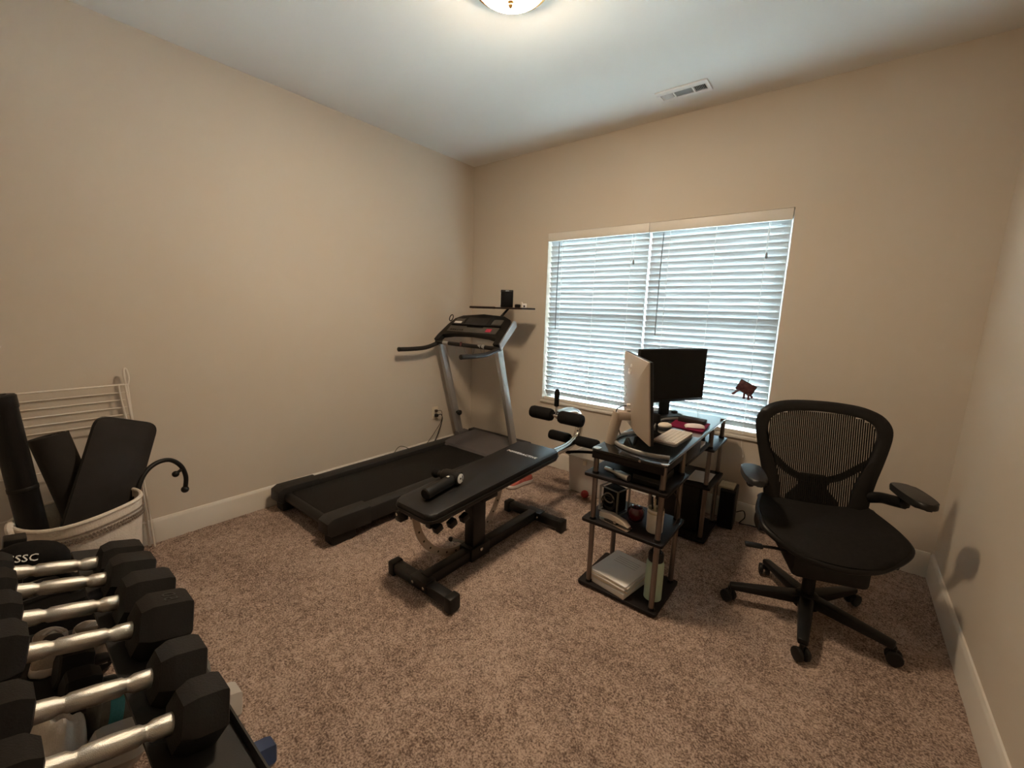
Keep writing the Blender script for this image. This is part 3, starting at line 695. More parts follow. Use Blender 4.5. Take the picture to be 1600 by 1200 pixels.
# local frame: screen faces -Y ; so rotate: local -Y -> (nx,ny)
m1.rotation_euler = (0, 0, fa+R(90))
pw, z0, z1, fwd = .272, .080, .452, -.112
tl = R(5)
Mm = Matrix.Translation((0, fwd, z0)) @ Matrix.Rotation(-tl, 4, 'X')
ph = z1-z0
back = MB(); hb = []
outer = [(-pw, 0), (pw, 0), (pw, ph), (-pw, ph)]; inner = [(-pw*.62, .05), (pw*.62, .05), (pw*.70, ph*.70), (-pw*.70, ph*.70)]
V = [(x, .004, z) for x, z in outer]+[(x, .010, z) for x, z in outer]+[(-pw*.60, .040, .02), (pw*.60, .040, .02), (pw*.60, .038, ph*.74), (-pw*.60, .038, ph*.74)]
F = [(0, 1, 2, 3), (8, 9, 10, 11)]+[(i, (i+1) % 4, 4+(i+1) % 4, 4+i) for i in range(4)]+[(4, 5, 9, 8), (5, 6, 10, 9), (6, 7, 11, 10), (7, 4, 8, 11)]
back.add(V, F, Mm); shell = part('back_shell', back, 'champ', m1, 'champagne silver back', 20)
scb = MB(); scb.box((0, -.003, ph/2), (2*pw, .014, ph), .002); 
for v in scb.bm.verts: v.co = Mm @ v.co
scr = part('screen', scb, 'blackp', m1)
sg = MB(); sg.box((0, -.0105, ph/2+.004), (2*pw-.016, .0012, ph-.030))
for v in sg.bm.verts: v.co = Mm @ v.co
part('glass', sg, 'scrn', scr)
def m1pt(x, y, z): return Mm @ Vector((x, y, z))
LOGX = .02
lg = MB()
for a, c, w_, h_ in ((.0, ph*.87, .016, .014), (-.020, ph*.80, .010, .018), (.018, ph*.80, .010, .018), (0, ph*.77, .046, .008)):
    lg.box(m1pt(a+LOGX, .010+.028*(1-c/ph)/.26+.002, c), (w_, .004, h_))
part('logo', lg, 'white', shell, 'small bright maker emblem')
for zz in (.205, .165): part('port_screw', MB().box(m1pt(.09, .041, zz), (.008, .004, .016)), 'chrome', shell)
vc = part('video_cable', MB().tube([m1pt(-.01, .040, .125), m1pt(-.01, .075, .126), m1pt(-.01, .105, .11), m1pt(-.01, .112, .06), m1pt(-.01, .09, -.02)], .0028, 8), 'blackp', m1)
for zz in (.130, .105): part('connector', MB().box(m1pt(-.01, .046, zz), (.022, .022, .011), .002), 'cream', vc)
part('neck', MB().tube([(0, .022, 0), (0, .012, .06), (0, -.008, .165)], .0275, 18, 4, False, True, 1.0, .85), 'champ', m1)
part('hinge', MB().box((0, -.045, .150), (.05, .08, .045), .008), 'champ', m1)
foot = []
for d in np.linspace(0, 1, 17):
    xx = -.235+.47*d; yy = -.235+.235*(1-(xx/.235)**2)**.75 if abs(xx) < .2349 else -.235
    foot.append((xx, yy*1.0-.005, .011))
part('arc_foot', MB().tube([(a, b_*.95, c) for a, b_, c in [(-.215, -.225, .011), (-.19, -.14, .011), (-.125, -.055, .011), (-.05, -.012, .011), (0, -.004, .011), (.05, -.012, .011), (.125, -.055, .011), (.19, -.14, .011), (.215, -.225, .011)]], .011, 8, 5, False, True, .8, 1.0, (0, 0, 1)), 'silver', m1, 'curved silver foot')

# monitor two: black screen near the window
m2 = thing('black_monitor', 'black flat monitor with dark screen standing near the window on the desk', 'monitor', (2.118, -.385, .7405), R(-30)+R(90), world=False)
part('panel', MB().box((0, -.055, .275), (.54, .022, .34), .004), 'blackp', m2)
part('screen', MB().box((0, -.0668, .279), (.524, .0016, .316)), 'scrn', m2)
part('rear_bulge', MB().box((0, -.035, .27), (.34, .03, .22), .012), 'blackp', m2)
part('neck', MB().box((0, -.012, .10), (.075, .022, .19), .005), 'blackp', m2)
part('base', MB().prism(rpoly([(-.115, -.085, 0), (.115, -.085, 0), (.115, .07, 0), (-.115, .07, 0)], .04, 5), (0, 0, .012), .003), 'blackp', m2)
part('base_clip', MB().box((.085, -.02, .02), (.03, .03, .018), .004), 'blackp', m2)

# keyboard, mouse mat, mice, box
kb = thing('slim_keyboard', 'slim pale keyboard on the black desk beside the silver monitor', 'keyboard', (2.345, -.855, .7405), R(-1), world=False)
part('case', MB().prism(rpoly([(-.060, -.140, 0), (.060, -.140, 0), (.060, .140, 0), (-.060, .140, 0)], .014, 4), (0, 0, .009), .002), 'keyw', kb)
keyb = None
for r_ in range(5):
    for c in range(13):
        x = -.048+.0225*r_; y = -.128+.0204*c
        if keyb is None: keyb = part('key', MB().box((0, 0, 0), (.0185, .0168, .003), .001), 'keyw', kb); keyb.location = (x, y, .0102)
        else:
            c2 = keyb.copy(); COL.objects.link(c2); c2.parent = kb; c2.location = (x, y, .0102)
mp = single('mouse_mat', MB().prism(rpoly([(2.243, -.630, .7405), (2.440, -.645, .7405), (2.425, -.405, .7405), (2.226, -.385, .7405)], .012, 3), (0, 0, .004), .001), 'maroon', 'magenta mouse mat lying on the black glass desk', 'mouse mat')
ms = thing('white_mouse', 'low white mouse on the magenta mouse mat', 'mouse', (2.378, -.585, .7448), R(-62), world=False)
part('shell', MB().ball((0, 0, .010), .052, (.55, 1.05, .36), rot=None), 'pinkw', ms) if False else part('shell', MB().surf(lambda u_, v_: (.025*math.cos(math.pi*u_)*math.sin(math.pi*(.04+.92*v_))**.45, .056*math.cos(math.pi*v_), .003+.024*math.sin(math.pi*u_)*math.sin(math.pi*(.03+.94*v_))**.6), 14, 16, .002), 'pinkw', ms)
part('underside', MB().prism(rpoly([(-.026, -.050, 0), (.026, -.050, 0), (.026, .050, 0), (-.026, .050, 0)], .018, 5), (0, 0, .006), .001), 'maroon', ms)
ms2 = thing('cream_mouse', 'round cream mouse on the desk left of the mouse mat', 'mouse', (2.245, -.705, .7405), R(-50), world=False)
part('shell', MB().ball((0, 0, .018), .030, (1.0, 1.35, .60)), 'cream', ms2)
part('wheel', MB().cyl((-.003, .025, .034), (.003, .025, .034), .006, n=12), 'dark', ms2)
part('base', MB().prism(rpoly([(-.026, -.036, 0), (.026, -.036, 0), (.026, .036, 0), (-.026, .036, 0)], .02, 4), (0, 0, .010), .001), 'dark', ms2)
bx = thing('dark_card_box', 'flat dark plum box lying on the back of the mouse mat', 'box', (2.33, -.455, .7448), R(-5), world=False)
part('box_body', MB().box((0, 0, .013), (.15, .075, .026), .002), 'wood', bx)
part('lid_seam', MB().box((0, 0, .0185), (.1508, .0758, .001)), 'dark', bx)
hd_ = thing('headphones', 'grey headphones lying on the desk behind the cream mouse', 'headphones', (2.19, -.62, .7405))
part('headband', MB().tube([(2.200, -.745, .748), (2.185, -.69, .749), (2.175, -.60, .750), (2.185, -.53, .751), (2.225, -.47, .751), (2.262, -.440, .750)], .009, 8, 5, False, True, .55, 1.0, (0, 0, 1)), 'greyst', hd_)
part('ear_cup', MB().lathe([(.028, 0), (.034, .006), (.034, .05), (.026, .065), (.012, .070)], (2.165, -.665, .741), (.1, .1, 1), 20), 'foam', hd_)

# things on the desk's upper near shelf
fl = thing('flashlight', 'silver flashlight lying on the upper shelf of the near desk end', 'flashlight', (2.19, -1.29, .6115))
A, B_ = Vector((2.150, -1.265, .630)), Vector((2.292, -1.310, .630))
part('barrel', MB().lathe([(.010, 0), (.0115, .003), (.0115, .055), (.0105, .06), (.0155, .085), (.0185, .09), (.0185, .148), (.016, .150)], A, B_-A, 22), 'chromew', fl)
part('lens', MB().lathe([(.0150, 0), (.0150, .002)], B_, B_-A, 20), 'dark', fl)
part('switch', MB().ball(A+(B_-A)*.35+Vector((0, 0, .011)), .005), 'blackp', fl)
pb = thing('black_case', 'flat black case at the right of the near upper desk shelf', 'case', (2.37, -1.20, .6115), 0, world=False)
part('case_body', MB().box((0, 0, .022), (.13, .20, .044), .006), 'blackp', pb)
part('zip', MB().box((0, 0, .024), (.1312, .2012, .003)), 'dgrey', pb)

# middle shelf: cable box, hole punch, apple, cup
cb = thing('cable_case', 'clear-edged box of black cables on the middle desk shelf', 'box', (2.165, -1.16, .3685), R(-12), world=False)
fr3 = MB()
for x in (-.055, .055):
    for y in (-.05, .05): fr3.b2(x-.004, x+.004, y-.004, y+.004, 0, .135)
for z in (.002, .133):
    for y in (-.05, .05): fr3.b2(-.055, .055, y-.003, y+.003, z-.002, z+.004)
    for x in (-.055, .055): fr3.b2(x-.003, x+.003, -.05, .05, z-.002, z+.004)
part('edges', fr3, 'acry', cb)
part('core', MB().box((0, 0, .07), (.095, .085, .125), .012), 'foam', cb)
for k, (rr_, zz) in enumerate(((.035, .05), (.030, .085), (.040, .065))):
    part('coil', MB().tube([(rr_*math.cos(a), -.046-.004*k, zz+rr_*.8*math.sin(a)) for a in [2*math.pi*q/10 for q in range(10)]], .004, 7, 3, True), 'dgrey' if k != 1 else 'greyst', cb)
hp = thing('hole_punch', 'silver hole punch at the front of the middle desk shelf', 'hole punch', (2.238, -1.300, .3685), R(-9), world=False)
part('base', MB().prism(rpoly([(-.085, -.022, 0), (.085, -.022, 0), (.085, .022, 0), (-.085, .022, 0)], .012, 4), (0, 0, .012), .003), 'chrome', hp)
part('lever', MB().prism([(-.085, -.018, .016), (-.085, -.018, .045), (-.02, -.018, .054), (.05, -.018, .042), (.078, -.018, .020), (.03, -.018, .028), (-.03, -.018, .026)], (0, .036, 0), .004), 'champ', hp)
part('pivot', MB().cyl((.01, -.024, .026), (.01, .024, .026), .008, n=12), 'chrome', hp)
part('gap', MB().box((-.02, 0, .018), (.07, .03, .010)), 'dark', hp)
ap = thing('apple_ornament', 'glossy dark red apple ornament on the middle desk shelf', 'ornament', (2.296, -1.19, .3685), 0, world=False)
ppf = [(.004, .006), (.020, 0), (.034, .010), (.0425, .034), (.041, .058), (.030, .074), (.014, .077), (.003, .068)]
part('fruit', MB().lathe(ppf, (0, 0, 0), (0, 0, 1), 28), 'apple', ap)
part('stem', MB().tube([(0, 0, .068), (.002, 0, .08), (.006, 0, .090)], .002, 6), 'dark', ap)
cu_ = thing('pen_cup', 'off-white pen cup behind the front post of the middle desk shelf', 'cup', (2.405, -1.225, .3685), 0, world=False)
part('cup', MB().lathe([(.036, 0), (.038, .004), (.039, .115), (.036, .115), (.035, .008), (.001, .006)], (0, 0, 0), (0, 0, 1), 28), 'cream', cu_)
part('handle_band', MB().lathe([(.0392, .095), (.0396, .096), (.0396, .103), (.0392, .104)], (0, 0, 0), (0, 0, 1), 28), 'tan', cu_)
for k, (dx, dy, h_, mm) in enumerate(((.015, .01, .175, 'browncord'), (-.018, .006, .165, 'blackp'), (.0, -.016, .17, 'tan'), (.02, -.012, .158, 'browncord'))):
    pen = single('pen', MB().cyl((2.405+dx*.6, -1.225+dy*.6, .378), (2.405+dx*1.35, -1.225+dy*1.35, .3685+h_), .004, n=8, bev=.0012), mm, ('brown pencil leaning right in the pen cup', 'black pen in the pen cup', 'tan pencil in the pen cup', 'short brown pencil at the front of the pen cup')[k], 'pen', 'pens in the cup')
single('white_cable', MB().tube([(2.33, -1.08, .594), (2.335, -1.09, .55), (2.35, -1.10, .50), (2.375, -1.095, .53), (2.385, -1.09, .594)], .0022, 6), 'cord', 'thin white cable looping below the upper near desk shelf', 'cable')
single('brown_cable', MB().tube([(2.40, -1.06, .594), (2.41, -1.06, .54), (2.44, -1.05, .50), (2.465, -1.06, .45), (2.47, -1.10, .40), (2.46, -1.12, .374)], .003, 6), 'browncord', 'brown cable hanging by the back post above the pen cup', 'cable')

# bottom shelf: papers and mint bottle
zz = .0205
specs = [(.030, 'paper', -2, 0, 'white ream at the bottom of the paper stack on the desk\'s lowest shelf'), (.014, 'paper2', 2, .004, 'cream folder second from the bottom of the paper stack'), (.010, 'paper', -1, -.003, 'white pad in the middle of the paper stack on the lowest shelf'),
         (.009, 'paper2', 3, .002, 'cream folder just under the top sheets of the paper stack'), (.008, 'paper', 0, .0, 'white top sheets of the paper stack on the lowest shelf')]
for k, (h_, mm, rz_, dx, lab) in enumerate(specs):
    t = thing('paper_pad', lab, 'paper', (2.246+dx, -1.196+dx, zz+.0003), R(-8+rz_), 'papers stacked on the lowest desk shelf', world=False)
    part('sheets', MB().box((0, 0, h_/2-.0003), (.205, .255, h_-.0014), .0012), mm, t)
    part('cover', MB().box((0, 0, h_-.0007), (.209, .259, .0008)), 'paper', t)
    if k == 4: part('printed_lines', (lambda q: [q.box((0, .085-.018*j, h_-.0002), (.13, .003, .0002)) for j in range(4)] and q)(MB()), 'greyst', t)
    zz += h_
bo = thing('mint_bottle', 'mint green bottle with black lid behind the post on the lowest desk shelf', 'bottle', (2.425, -1.222, .0205), 0, world=False)
part('body', MB().lathe([(.036, 0), (.042, .004), (.042, .185), (.038, .196), (.032, .20)], (0, 0, 0), (0, 0, 1), 28), 'mint', bo)
part('lid', MB().lathe([(.033, .2), (.036, .203), (.036, .238), (.030, .246)], (0, 0, 0), (0, 0, 1), 28), 'blackp', bo)
part('carry_loop', MB().tube([(-.02, 0, .244), (-.014, 0, .262), (.014, 0, .262), (.02, 0, .244)], .004, 7), 'blackp', bo)

# tray things, far pedestal things
nb = thing('silver_notebook', 'thin silver notebook on the pull-out tray under the desk top', 'notebook', (2.395, -.66, .6555), 0, world=False)
part('pages', MB().box((0, 0, .008), (.10, .17, .014), .001), 'paper', nb)
part('cover', MB().box((0, 0, .0165), (.104, .174, .003), .001), 'keyw', nb)
usb = thing('usb_hub', 'small black hub with silver ports on the tray under the desk top', 'hub', (2.40, -.86, .6555), 0, world=False)
part('case', MB().box((0, 0, .012), (.06, .10, .024), .004), 'blackp', usb)
for y in (-.025, .005): part('port', MB().box((.0302, y, .012), (.002, .016, .008)), 'chrome', usb)
pcw = thing('computer_tower', 'black computer tower on the lowest far shelf of the desk', 'computer', (2.275, -.335, .0205), 0, world=False)
part('case', MB().box((0, 0, .158), (.28, .16, .316), .006), 'blackp', pcw)
part('front_panel', MB().box((.143, 0, .158), (.008, .154, .308), .003), 'scrn', pcw)
part('power_button', MB().lathe([(.008, 0), (.008, .002)], (.147, .03, .27), (1, 0, 0), 14), 'silver', pcw)
part('side_panel', MB().box((0, -.0815, .158), (.262, .003, .296), .001), 'blackm', pcw)
pp = thing('loose_paper', 'grey-white sheet hanging over the edge of the far middle desk shelf', 'paper', (2.37, -.32, .3685))
part('sheet', MB().surf(lambda u_, v_: (2.33+.125*u_, -.45+.20*v_, .3695+.006*math.sin(u_*2.2)*(1-v_*.4)+.006*v_), 10, 8, .0008), 'paper', pp)
bk_ = thing('desk_speaker', 'tall black speaker box on the carpet against the wall beside the desk', 'speaker', (2.525, -.105, 0), R(4), world=False)
part('cabinet', MB().box((0, 0, .135), (.095, .16, .27), .005), 'blackp', bk_)
part('grille', MB().box((0, -.082, .14), (.082, .005, .235), .002), 'foam', bk_)
tb = single('tan_book', MB().box((2.512, -.115, .2775), (.090, .12, .013), .002, Matrix.Rotation(R(2), 3, 'Z')), 'tan', 'small tan covered book on top of the black speaker box', 'book')
single('wall_cable', MB().tube([(2.58, -.10, .10), (2.615, -.05, .10), (2.625, -.04, .05), (2.60, -.05, .006), (2.66, -.035, .005), (2.74, -.03, .005), (2.85, -.035, .005)], .0035, 7), 'blackp', 'black cable running along the baseboard from the speaker box', 'cable')
cc = thing('coiled_cable', 'coil of dark cable leaning on the baseboard behind the office chair', 'cable', (2.76, -.06, 0))
for k in range(5):
    part('loop', MB().tube([(2.72+.006*k+.035*math.cos(a), -.050-.008*k, .085+.078*math.sin(a)) for a in [2*math.pi*q/12 for q in range(12)]], .0045, 7, 3, True), 'browncord', cc)
single('white_pull_cord', MB().tube([(2.545, -.012, .60), (2.547, -.014, .54), (2.56, -.012, .50), (2.565, -.012, .46)], lambda t_: .0012+.0025*(t_ > .85), 6), 'cord', 'short white pull cord dangling under the window sill beside the desk', 'cord')

# ================================================================== OFFICE CHAIR
CR = R(19); SH = .040   # seat and back turned on the base, a little to the right
ch = thing('office_chair', 'black mesh office chair on a five-star base at the right', 'chair', (3.02, -.85, 0), CR, world=False)
part('hub', MB().lathe([(.030, .058), (.052, .062), (.056, .10), (.045, .122), (.032, .13)], (0, 0, 0), (0, 0, 1), 24), 'chairf', ch)
part('gas_column', MB().lathe([(.026, .12), (.026, .23), (.018, .232), (.018, .325)], (0, 0, 0), (0, 0, 1), 20), 'blackp', ch)
for k in range(5):
    a = R(-88+72*k)-CR; d = Vector((math.cos(a), math.sin(a), 0)); sd_ = Vector((-d.y, d.x, 0))
    lg_ = part('base_leg', MB().beam(d*.03+Vector((0, 0, .098)), d*.325+Vector((0, 0, .080)), .062, .048, .010, (0, 0, 1), .040, .030), 'chairf', ch)
    ca = part('caster', MB().cyl(d*.322+Vector((0, 0, .035)), d*.322+Vector((0, 0, .074)), .010, n=10), 'blackp', lg_)
    for s_ in (-1, 1):
        c0 = d*.326+Vector((0, 0, .030)); ra = R(25+50*k); wd_ = Vector((math.cos(ra), math.sin(ra), 0))
        part('wheel', MB().lathe([(.022, 0), (.029, .004), (.030, .012), (.028, .018), (.018, .020)], c0+wd_*s_*.006, wd_*s_, 20), 'blackp', lg_)
part('tilt_housing', MB().box((SH*.6, .0, .325), (.29, .30, .115), .025), 'chairf', ch)
part('seat_support', MB().box((SH, -.03, .395), (.44, .20, .030), .010), 'chairf', ch)
part('tilt_tube', MB().cyl((-.215, .08, .375), (.215, .08, .375), .020, n=16), 'chairf', ch)
for s_ in (-1, 1):
    part('link_arm', MB().beam((.175*s_+SH, .05, .37), (.21*s_+SH, .20, .46), .030, .045, .008), 'chairf', ch)
lv = part('lever', MB().tube([(-.10, -.06, .345), (-.18, -.07, .352), (-.225, -.075, .352)], .007, 8), 'blackp', ch)
part('lever_paddle', MB().box((-.262, -.078, .352), (.075, .036, .016), .007), 'blackp', lv)
part('tension_knob', MB().cyl((.19, -.05, .345), (.235, -.05, .345), .020, n=14, bev=.003), 'blackp', ch)
def seat_hw(v):
    b_ = .226+.046*math.sin(min(1, v/.5)*math.pi/2)
    if v > .68: b_ *= 1-.45*((v-.68)/.32)**2
    return b_
def seat_pt(u, v, dz=0.0):
    uu = 2*u-1; x = uu*seat_hw(v)+SH; y = .222-.425*v + .045*uu*uu*max(0, (v-.55)/.45)
    z = .462+.022*abs(uu)**2.4*(1-.6*v) - .075*max(0, (v-.55)/.45)**2 + .010*(1-v)**3 - .008*math.sin(math.pi*v)
    return (x, y, z+dz)
part('seat_mesh', MB().surf(seat_pt, 22, 24, .012), 'chairm', ch, 'dark woven mesh seat')
edge = [seat_pt(0, v/14) for v in range(15)]+[seat_pt(u/8, 1) for u in range(1, 8)]+[seat_pt(1, 1-v/14) for v in range(15)]+[seat_pt(1-u/6, 0) for u in range(1, 6)]
part('seat_frame', MB().tube([(x, y, z-.008) for x, y, z in edge], .0155, 10, 2, True), 'chairf', ch)
# back
def by(x, z): return .215+(z-.44)*.19+.10*max(0, .62-z)*0 - .42*x*x
ro = [(0, .988), (.10, .985), (.18, .974), (.243, .948), (.279, .905), (.288, .858), (.279, .79), (.262, .71), (.244, .635), (.230, .56), (.220, .48), (.215, .435)]
ri = [(0, .938), (.095, .934), (.165, .923), (.207, .902), (.226, .874), (.230, .836), (.220, .775), (.198, .70), (.172, .63), (.154, .56), (.146, .48), (.143, .435)]
def mirror(p): return [(-x, z) for x, z in p[::-1]]+p[1:]
def dense(p, k=3):
    q = smooth_path([(x, 0, z) for x, z in p], k); return [(v.x, v.z) for v in q]
O_, I_ = dense(mirror(ro)), dense(mirror(ri))
bf = MB(); V = []; F = []
for (ox, oz), (ix, iz) in zip(O_, I_):
    mx_, mz_ = (ox+ix)/2, (oz+iz)/2
    V += [(ox, by(ox, oz)+.004, oz), (mx_, by(mx_, mz_)-.014, mz_), (ix, by(ix, iz)-.004, iz), (ix, by(ix, iz)+.014, iz), (mx_, by(mx_, mz_)+.022, mz_), (ox, by(ox, oz)+.018, oz)]
n = len(O_)
for i in range(n-1):
    for q in range(6): F.append((i*6+q, i*6+(q+1) % 6, (i+1)*6+(q+1) % 6, (i+1)*6+q))
F.append(tuple(range(6))); F.append(tuple((n-1)*6+q for q in range(6)))
bf.add(V, F); bko = part('back_frame', bf, 'chairf', ch, ang=60); bko.location.x = SH
def inner_half(z):
    pts = sorted([(b_, a) for a, b_ in ri]); 
    zs = [p[0] for p in pts]; xs_ = [p[1] for p in pts]; return float(np.interp(z, zs, xs_))
ms_ = MB(); pitch = .0088
kx = -int(.228/pitch)
while kx*pitch < .230:
    x = kx*pitch; zz_ = [z for z in np.linspace(.44, .939, 40) if inner_half(z) > abs(x)]
    if len(zz_) > 2:
        za, zb = zz_[0]-.010, zz_[-1]+.006; V = []; F = []
        for q in range(9):
            z = za+(zb-za)*q/8; y = by(x, z)+.004
            V += [(x-.0031, y, z), (x+.0031, y, z), (x+.0031, y+.0018, z), (x-.0031, y+.0018, z)]
        for q in range(8):
            for e in range(4): F.append((q*4+e, q*4+(e+1) % 4, (q+1)*4+(e+1) % 4, (q+1)*4+e))
        F += [(0, 1, 2, 3), (32, 33, 34, 35)]
        ms_.add(V, F)
    kx += 1
z = .445
while z < .935:
    hw = inner_half(z)+.004; V = []; F = []
    for q in range(11):
        x = -hw+2*hw*q/10; y = by(x, z)+.0058
        V += [(x, y, z), (x, y, z+.0014), (x, y+.001, z+.0014), (x, y+.001, z)]
    for q in range(10):
        for e in range(4): F.append((q*4+e, q*4+(e+1) % 4, (q+1)*4+(e+1) % 4, (q+1)*4+e))
    ms_.add(V, F); z += .0075
mo = part('back_mesh', ms_, 'chairm', ch, 'see-through woven back mesh'); mo['kind'] = 'stuff'; mo.location.x = SH
part('yoke', MB().tube([(x, by(x, z)+.024, z) for x, z in ((-.242, .735), (-.18, .68), (-.115, .625), (-.055, .598), (0, .592), (.055, .598), (.115, .625), (.18, .68), (.242, .735))], .015, 10, 4, False, True, 1.2, .8, (0, 1, 0)), 'chairf', ch).location.x = SH
lp = [(-.055, .615), (.055, .615), (.070, .585), (.055, .555), (.115, .495), (.120, .462), (.06, .478), (-.06, .478), (-.120, .462), (-.115, .495), (-.055, .555), (-.070, .585)]
part('lumbar_pad', MB().prism([(x, by(x, z)+.026, z) for x, z in lp], (0, .018, 0), .004), 'chairf', ch).location.x = SH
part('spine', MB().tube([(0, .14, .36), (0, .22, .40), (0, .268, .47), (0, .275, .58)], .026, 12, 4, False, True, 1.3, .8), 'chairf', ch).location.x = SH
for s_ in (-1, 1):
    AX = .318 if s_ < 0 else .282
    am = part('arm_bracket', MB().tube([(.222*s_+SH, by(.2, .57)+.0, .555), (.25*s_+SH, .185, .575), ((AX-.018)*s_+SH, .12, .592), (AX*s_+SH, .065, .606)], .021, 12, 4, False, True, 1.0, 1.25), 'chairf', ch)
    part('arm_post', MB().cyl(((AX-.002)*s_+SH, .055, .598), (AX*s_+SH, .045, .648), .017, n=14), 'blackp', am)
    poly = smooth_path([(AX*s_+dx*s_+SH, .02+dy, 0) for dx, dy in ((-.030, .115), (.028, .115), (.048, .06), (.050, -.05), (.034, -.118), (0, -.130), (-.030, -.115), (-.042, -.04), (-.042, .06))], 4, True)
    Mx = Matrix.Translation((0, 0, .646))
    part('arm_pad', MB().prism(poly, (0, 0, .030), .011, Mx, 3), 'armpad', ch, 'rounded arm pad', 60)

# ================================================================== LEFT SIDE: drying rack, basket and what it holds
dr_ = thing('drying_rack', 'white wire drying rack folded against the left wall', 'drying rack', (.05, -2.95, 0))
part('end_post', MB().tube([(.045, -2.672, .004), (.047, -2.675, .45), (.05, -2.682, .945)], .007, 8, 2), 'wire', dr_)
part('end_post', MB().tube([(.075, -2.655, .004), (.070, -2.668, .45), (.055, -2.690, .945)], .005, 8, 2), 'wire', dr_)
part('end_post', MB().tube([(.045, -3.30, .004), (.047, -3.30, .45), (.05, -3.30, .945)], .007, 8, 2), 'wire', dr_)
part('hook_end', MB().tube([(.05, -2.686, .94), (.052, -2.689, .985), (.052, -2.688, 1.022), (.05, -2.680, 1.03), (.049, -2.674, 1.012), (.05, -2.672, .975), (.05, -2.680, .94)], .0055, 8, 4), 'wire', dr_)
for z, r_ in ((.945, .005), (.905, .0032), (.865, .0032), (.825, .0032), (.785, .0032), (.745, .0032), (.55, .004), (.35, .004), (.15, .004)):
    part('wire_bar', MB().cyl((.052, -2.676, z), (.052, -3.30, z), r_, n=8), 'wire', dr_)
part('inner_frame', MB().tube([(.058, -2.715, .945), (.058, -2.712, .86), (.058, -2.70, .745)], .004, 8, 2), 'wire', dr_)

bs = thing('laundry_basket', 'white woven fabric basket with grey stitched band by the left wall', 'basket', (.40, -2.945, 0))
BC = Vector((.40, -2.945, 0))
def bz(a): return .462+.012*math.sin(a*1+.8)+.006*math.sin(3*a)
nB = 48; V = []; F = []
rows = [(.165, 0), (.172, .01), (.185, .15), (.197, .30), (.207, .40), (.211, 1.0), (.201, 1.0), (.195, .38), (.175, .02), (.02, .012)]
for r_, z in rows:
    for k in range(nB):
        a = 2*math.pi*k/nB; zz = bz(a) if z == 1.0 else z
        V.append(BC+Vector((math.cos(a)*r_*1.03, math.sin(a)*r_, zz)))
for i in range(len(rows)-1):
    for k in range(nB): F.append((i*nB+k, i*nB+(k+1) % nB, (i+1)*nB+(k+1) % nB, (i+1)*nB+k))
F.append(tuple(range(nB))); F.append(tuple((len(rows)-1)*nB+k for k in range(nB)))
part('body', MB().add(V, F), 'wicker', bs)
def ringpts(r_, dz): return [BC+Vector((math.cos(a)*r_*1.03, math.sin(a)*r_, bz(a)+dz)) for a in [2*math.pi*k/36 for k in range(36)]]
part('rim', MB().tube(ringpts(.207, -.004), .009, 8, 1, True), 'wicker', bs)
part('rim_hem', MB().tube(ringpts(.212, -.047), .0035, 6, 1, True), 'weave', bs)
for dz in (-.066, -.080):
    st = MB()
    for k in range(110):
        a = 2*math.pi*(k+.5*(dz < -.07))/110; c = BC+Vector((math.cos(a)*.2115*1.03, math.sin(a)*.2115, bz(a)+dz))
        st.box(c, (.0045, .0075, .009), 0, Matrix.Rotation(a, 3, 'Z') @ Matrix.Rotation(R(25), 3, 'X'))
    so_ = part('stitched_band', st, 'weave', bs); so_['kind'] = 'stuff'
part('carry_handle', MB().tube([(.46, -3.140, .41), (.50, -3.150, .43), (.50, -3.155, .475), (.46, -3.150, .478), (.43, -3.155, .45)], .012, 8), 'wicker', bs)

# kneeling board / flat mat leaning in the basket
ym = thing('flat_exercise_mat', 'dark grey rounded flat exercise mat standing in the basket', 'mat', (.40, -2.87, .02))
A_, B_ = Vector((.43, -2.985, .10)), Vector((.285, -2.725, .80))
ax_ = (B_-A_).normalized(); wd2 = Vector((-.22, .92, -.30)); wd2 = (wd2-ax_*wd2.dot(ax_)).normalized(); nn = ax_.cross(wd2).normalized()
Mx = Matrix((wd2, ax_, nn)).transposed().to_4x4(); Mx.translation = A_
LL = (B_-A_).length
part('mat', MB().prism(rpoly([(-.125, 0, 0), (.125, 0, 0), (.125, LL, 0), (-.125, LL, 0)], .05, 6), (0, 0, .016), .004, Mx), 'yoga', ym)
part('edge_binding', MB().tube([Mx @ v for v in [Vector((p.x, p.y, .008)) for p in rpoly([(-.126, -.001, 0), (.126, -.001, 0), (.126, LL+.001, 0), (-.126, LL+.001, 0)], .05, 6)]], .005, 6, 1, True), 'blackp', ym)
# rolled mat
ry = thing('rolled_yoga_mat', 'dark rolled yoga mat leaning in the basket behind the flat mat', 'yoga mat', (.33, -2.95, .02))
A_, B_ = Vector((.325, -2.885, .10)), Vector((.235, -3.0, .770))
def spiral(A_, B_, r0, r1, turns, th):
    u, v, a = basis(B_-A_); L = (B_-A_).length; n = int(turns*28); V = []; F = []
    for k in range(n+1):
        t = k/n; ang = 2*math.pi*turns*t; rr = r0+(r1-r0)*t
        for (q, dd) in ((0, 0), (1, 0), (1, th), (0, th)):
            r_ = rr-dd; V.append(A_+a*L*q+(u*math.cos(ang)+v*math.sin(ang))*r_)
    for k in range(n):
        for e in range(4): F.append((k*4+e, k*4+(e+1) % 4, (k+1)*4+(e+1) % 4, (k+1)*4+e))
    F += [(0, 1, 2, 3), tuple(n*4+e for e in range(4))]
    return MB().add(V, F)
part('roll', spiral(A_, B_, .022, .070, 4, .0075), 'yoga', ry)
part('core_roll', MB().cyl(A_, B_+(A_-B_)*.03, .056, n=20), 'yoga', ry)
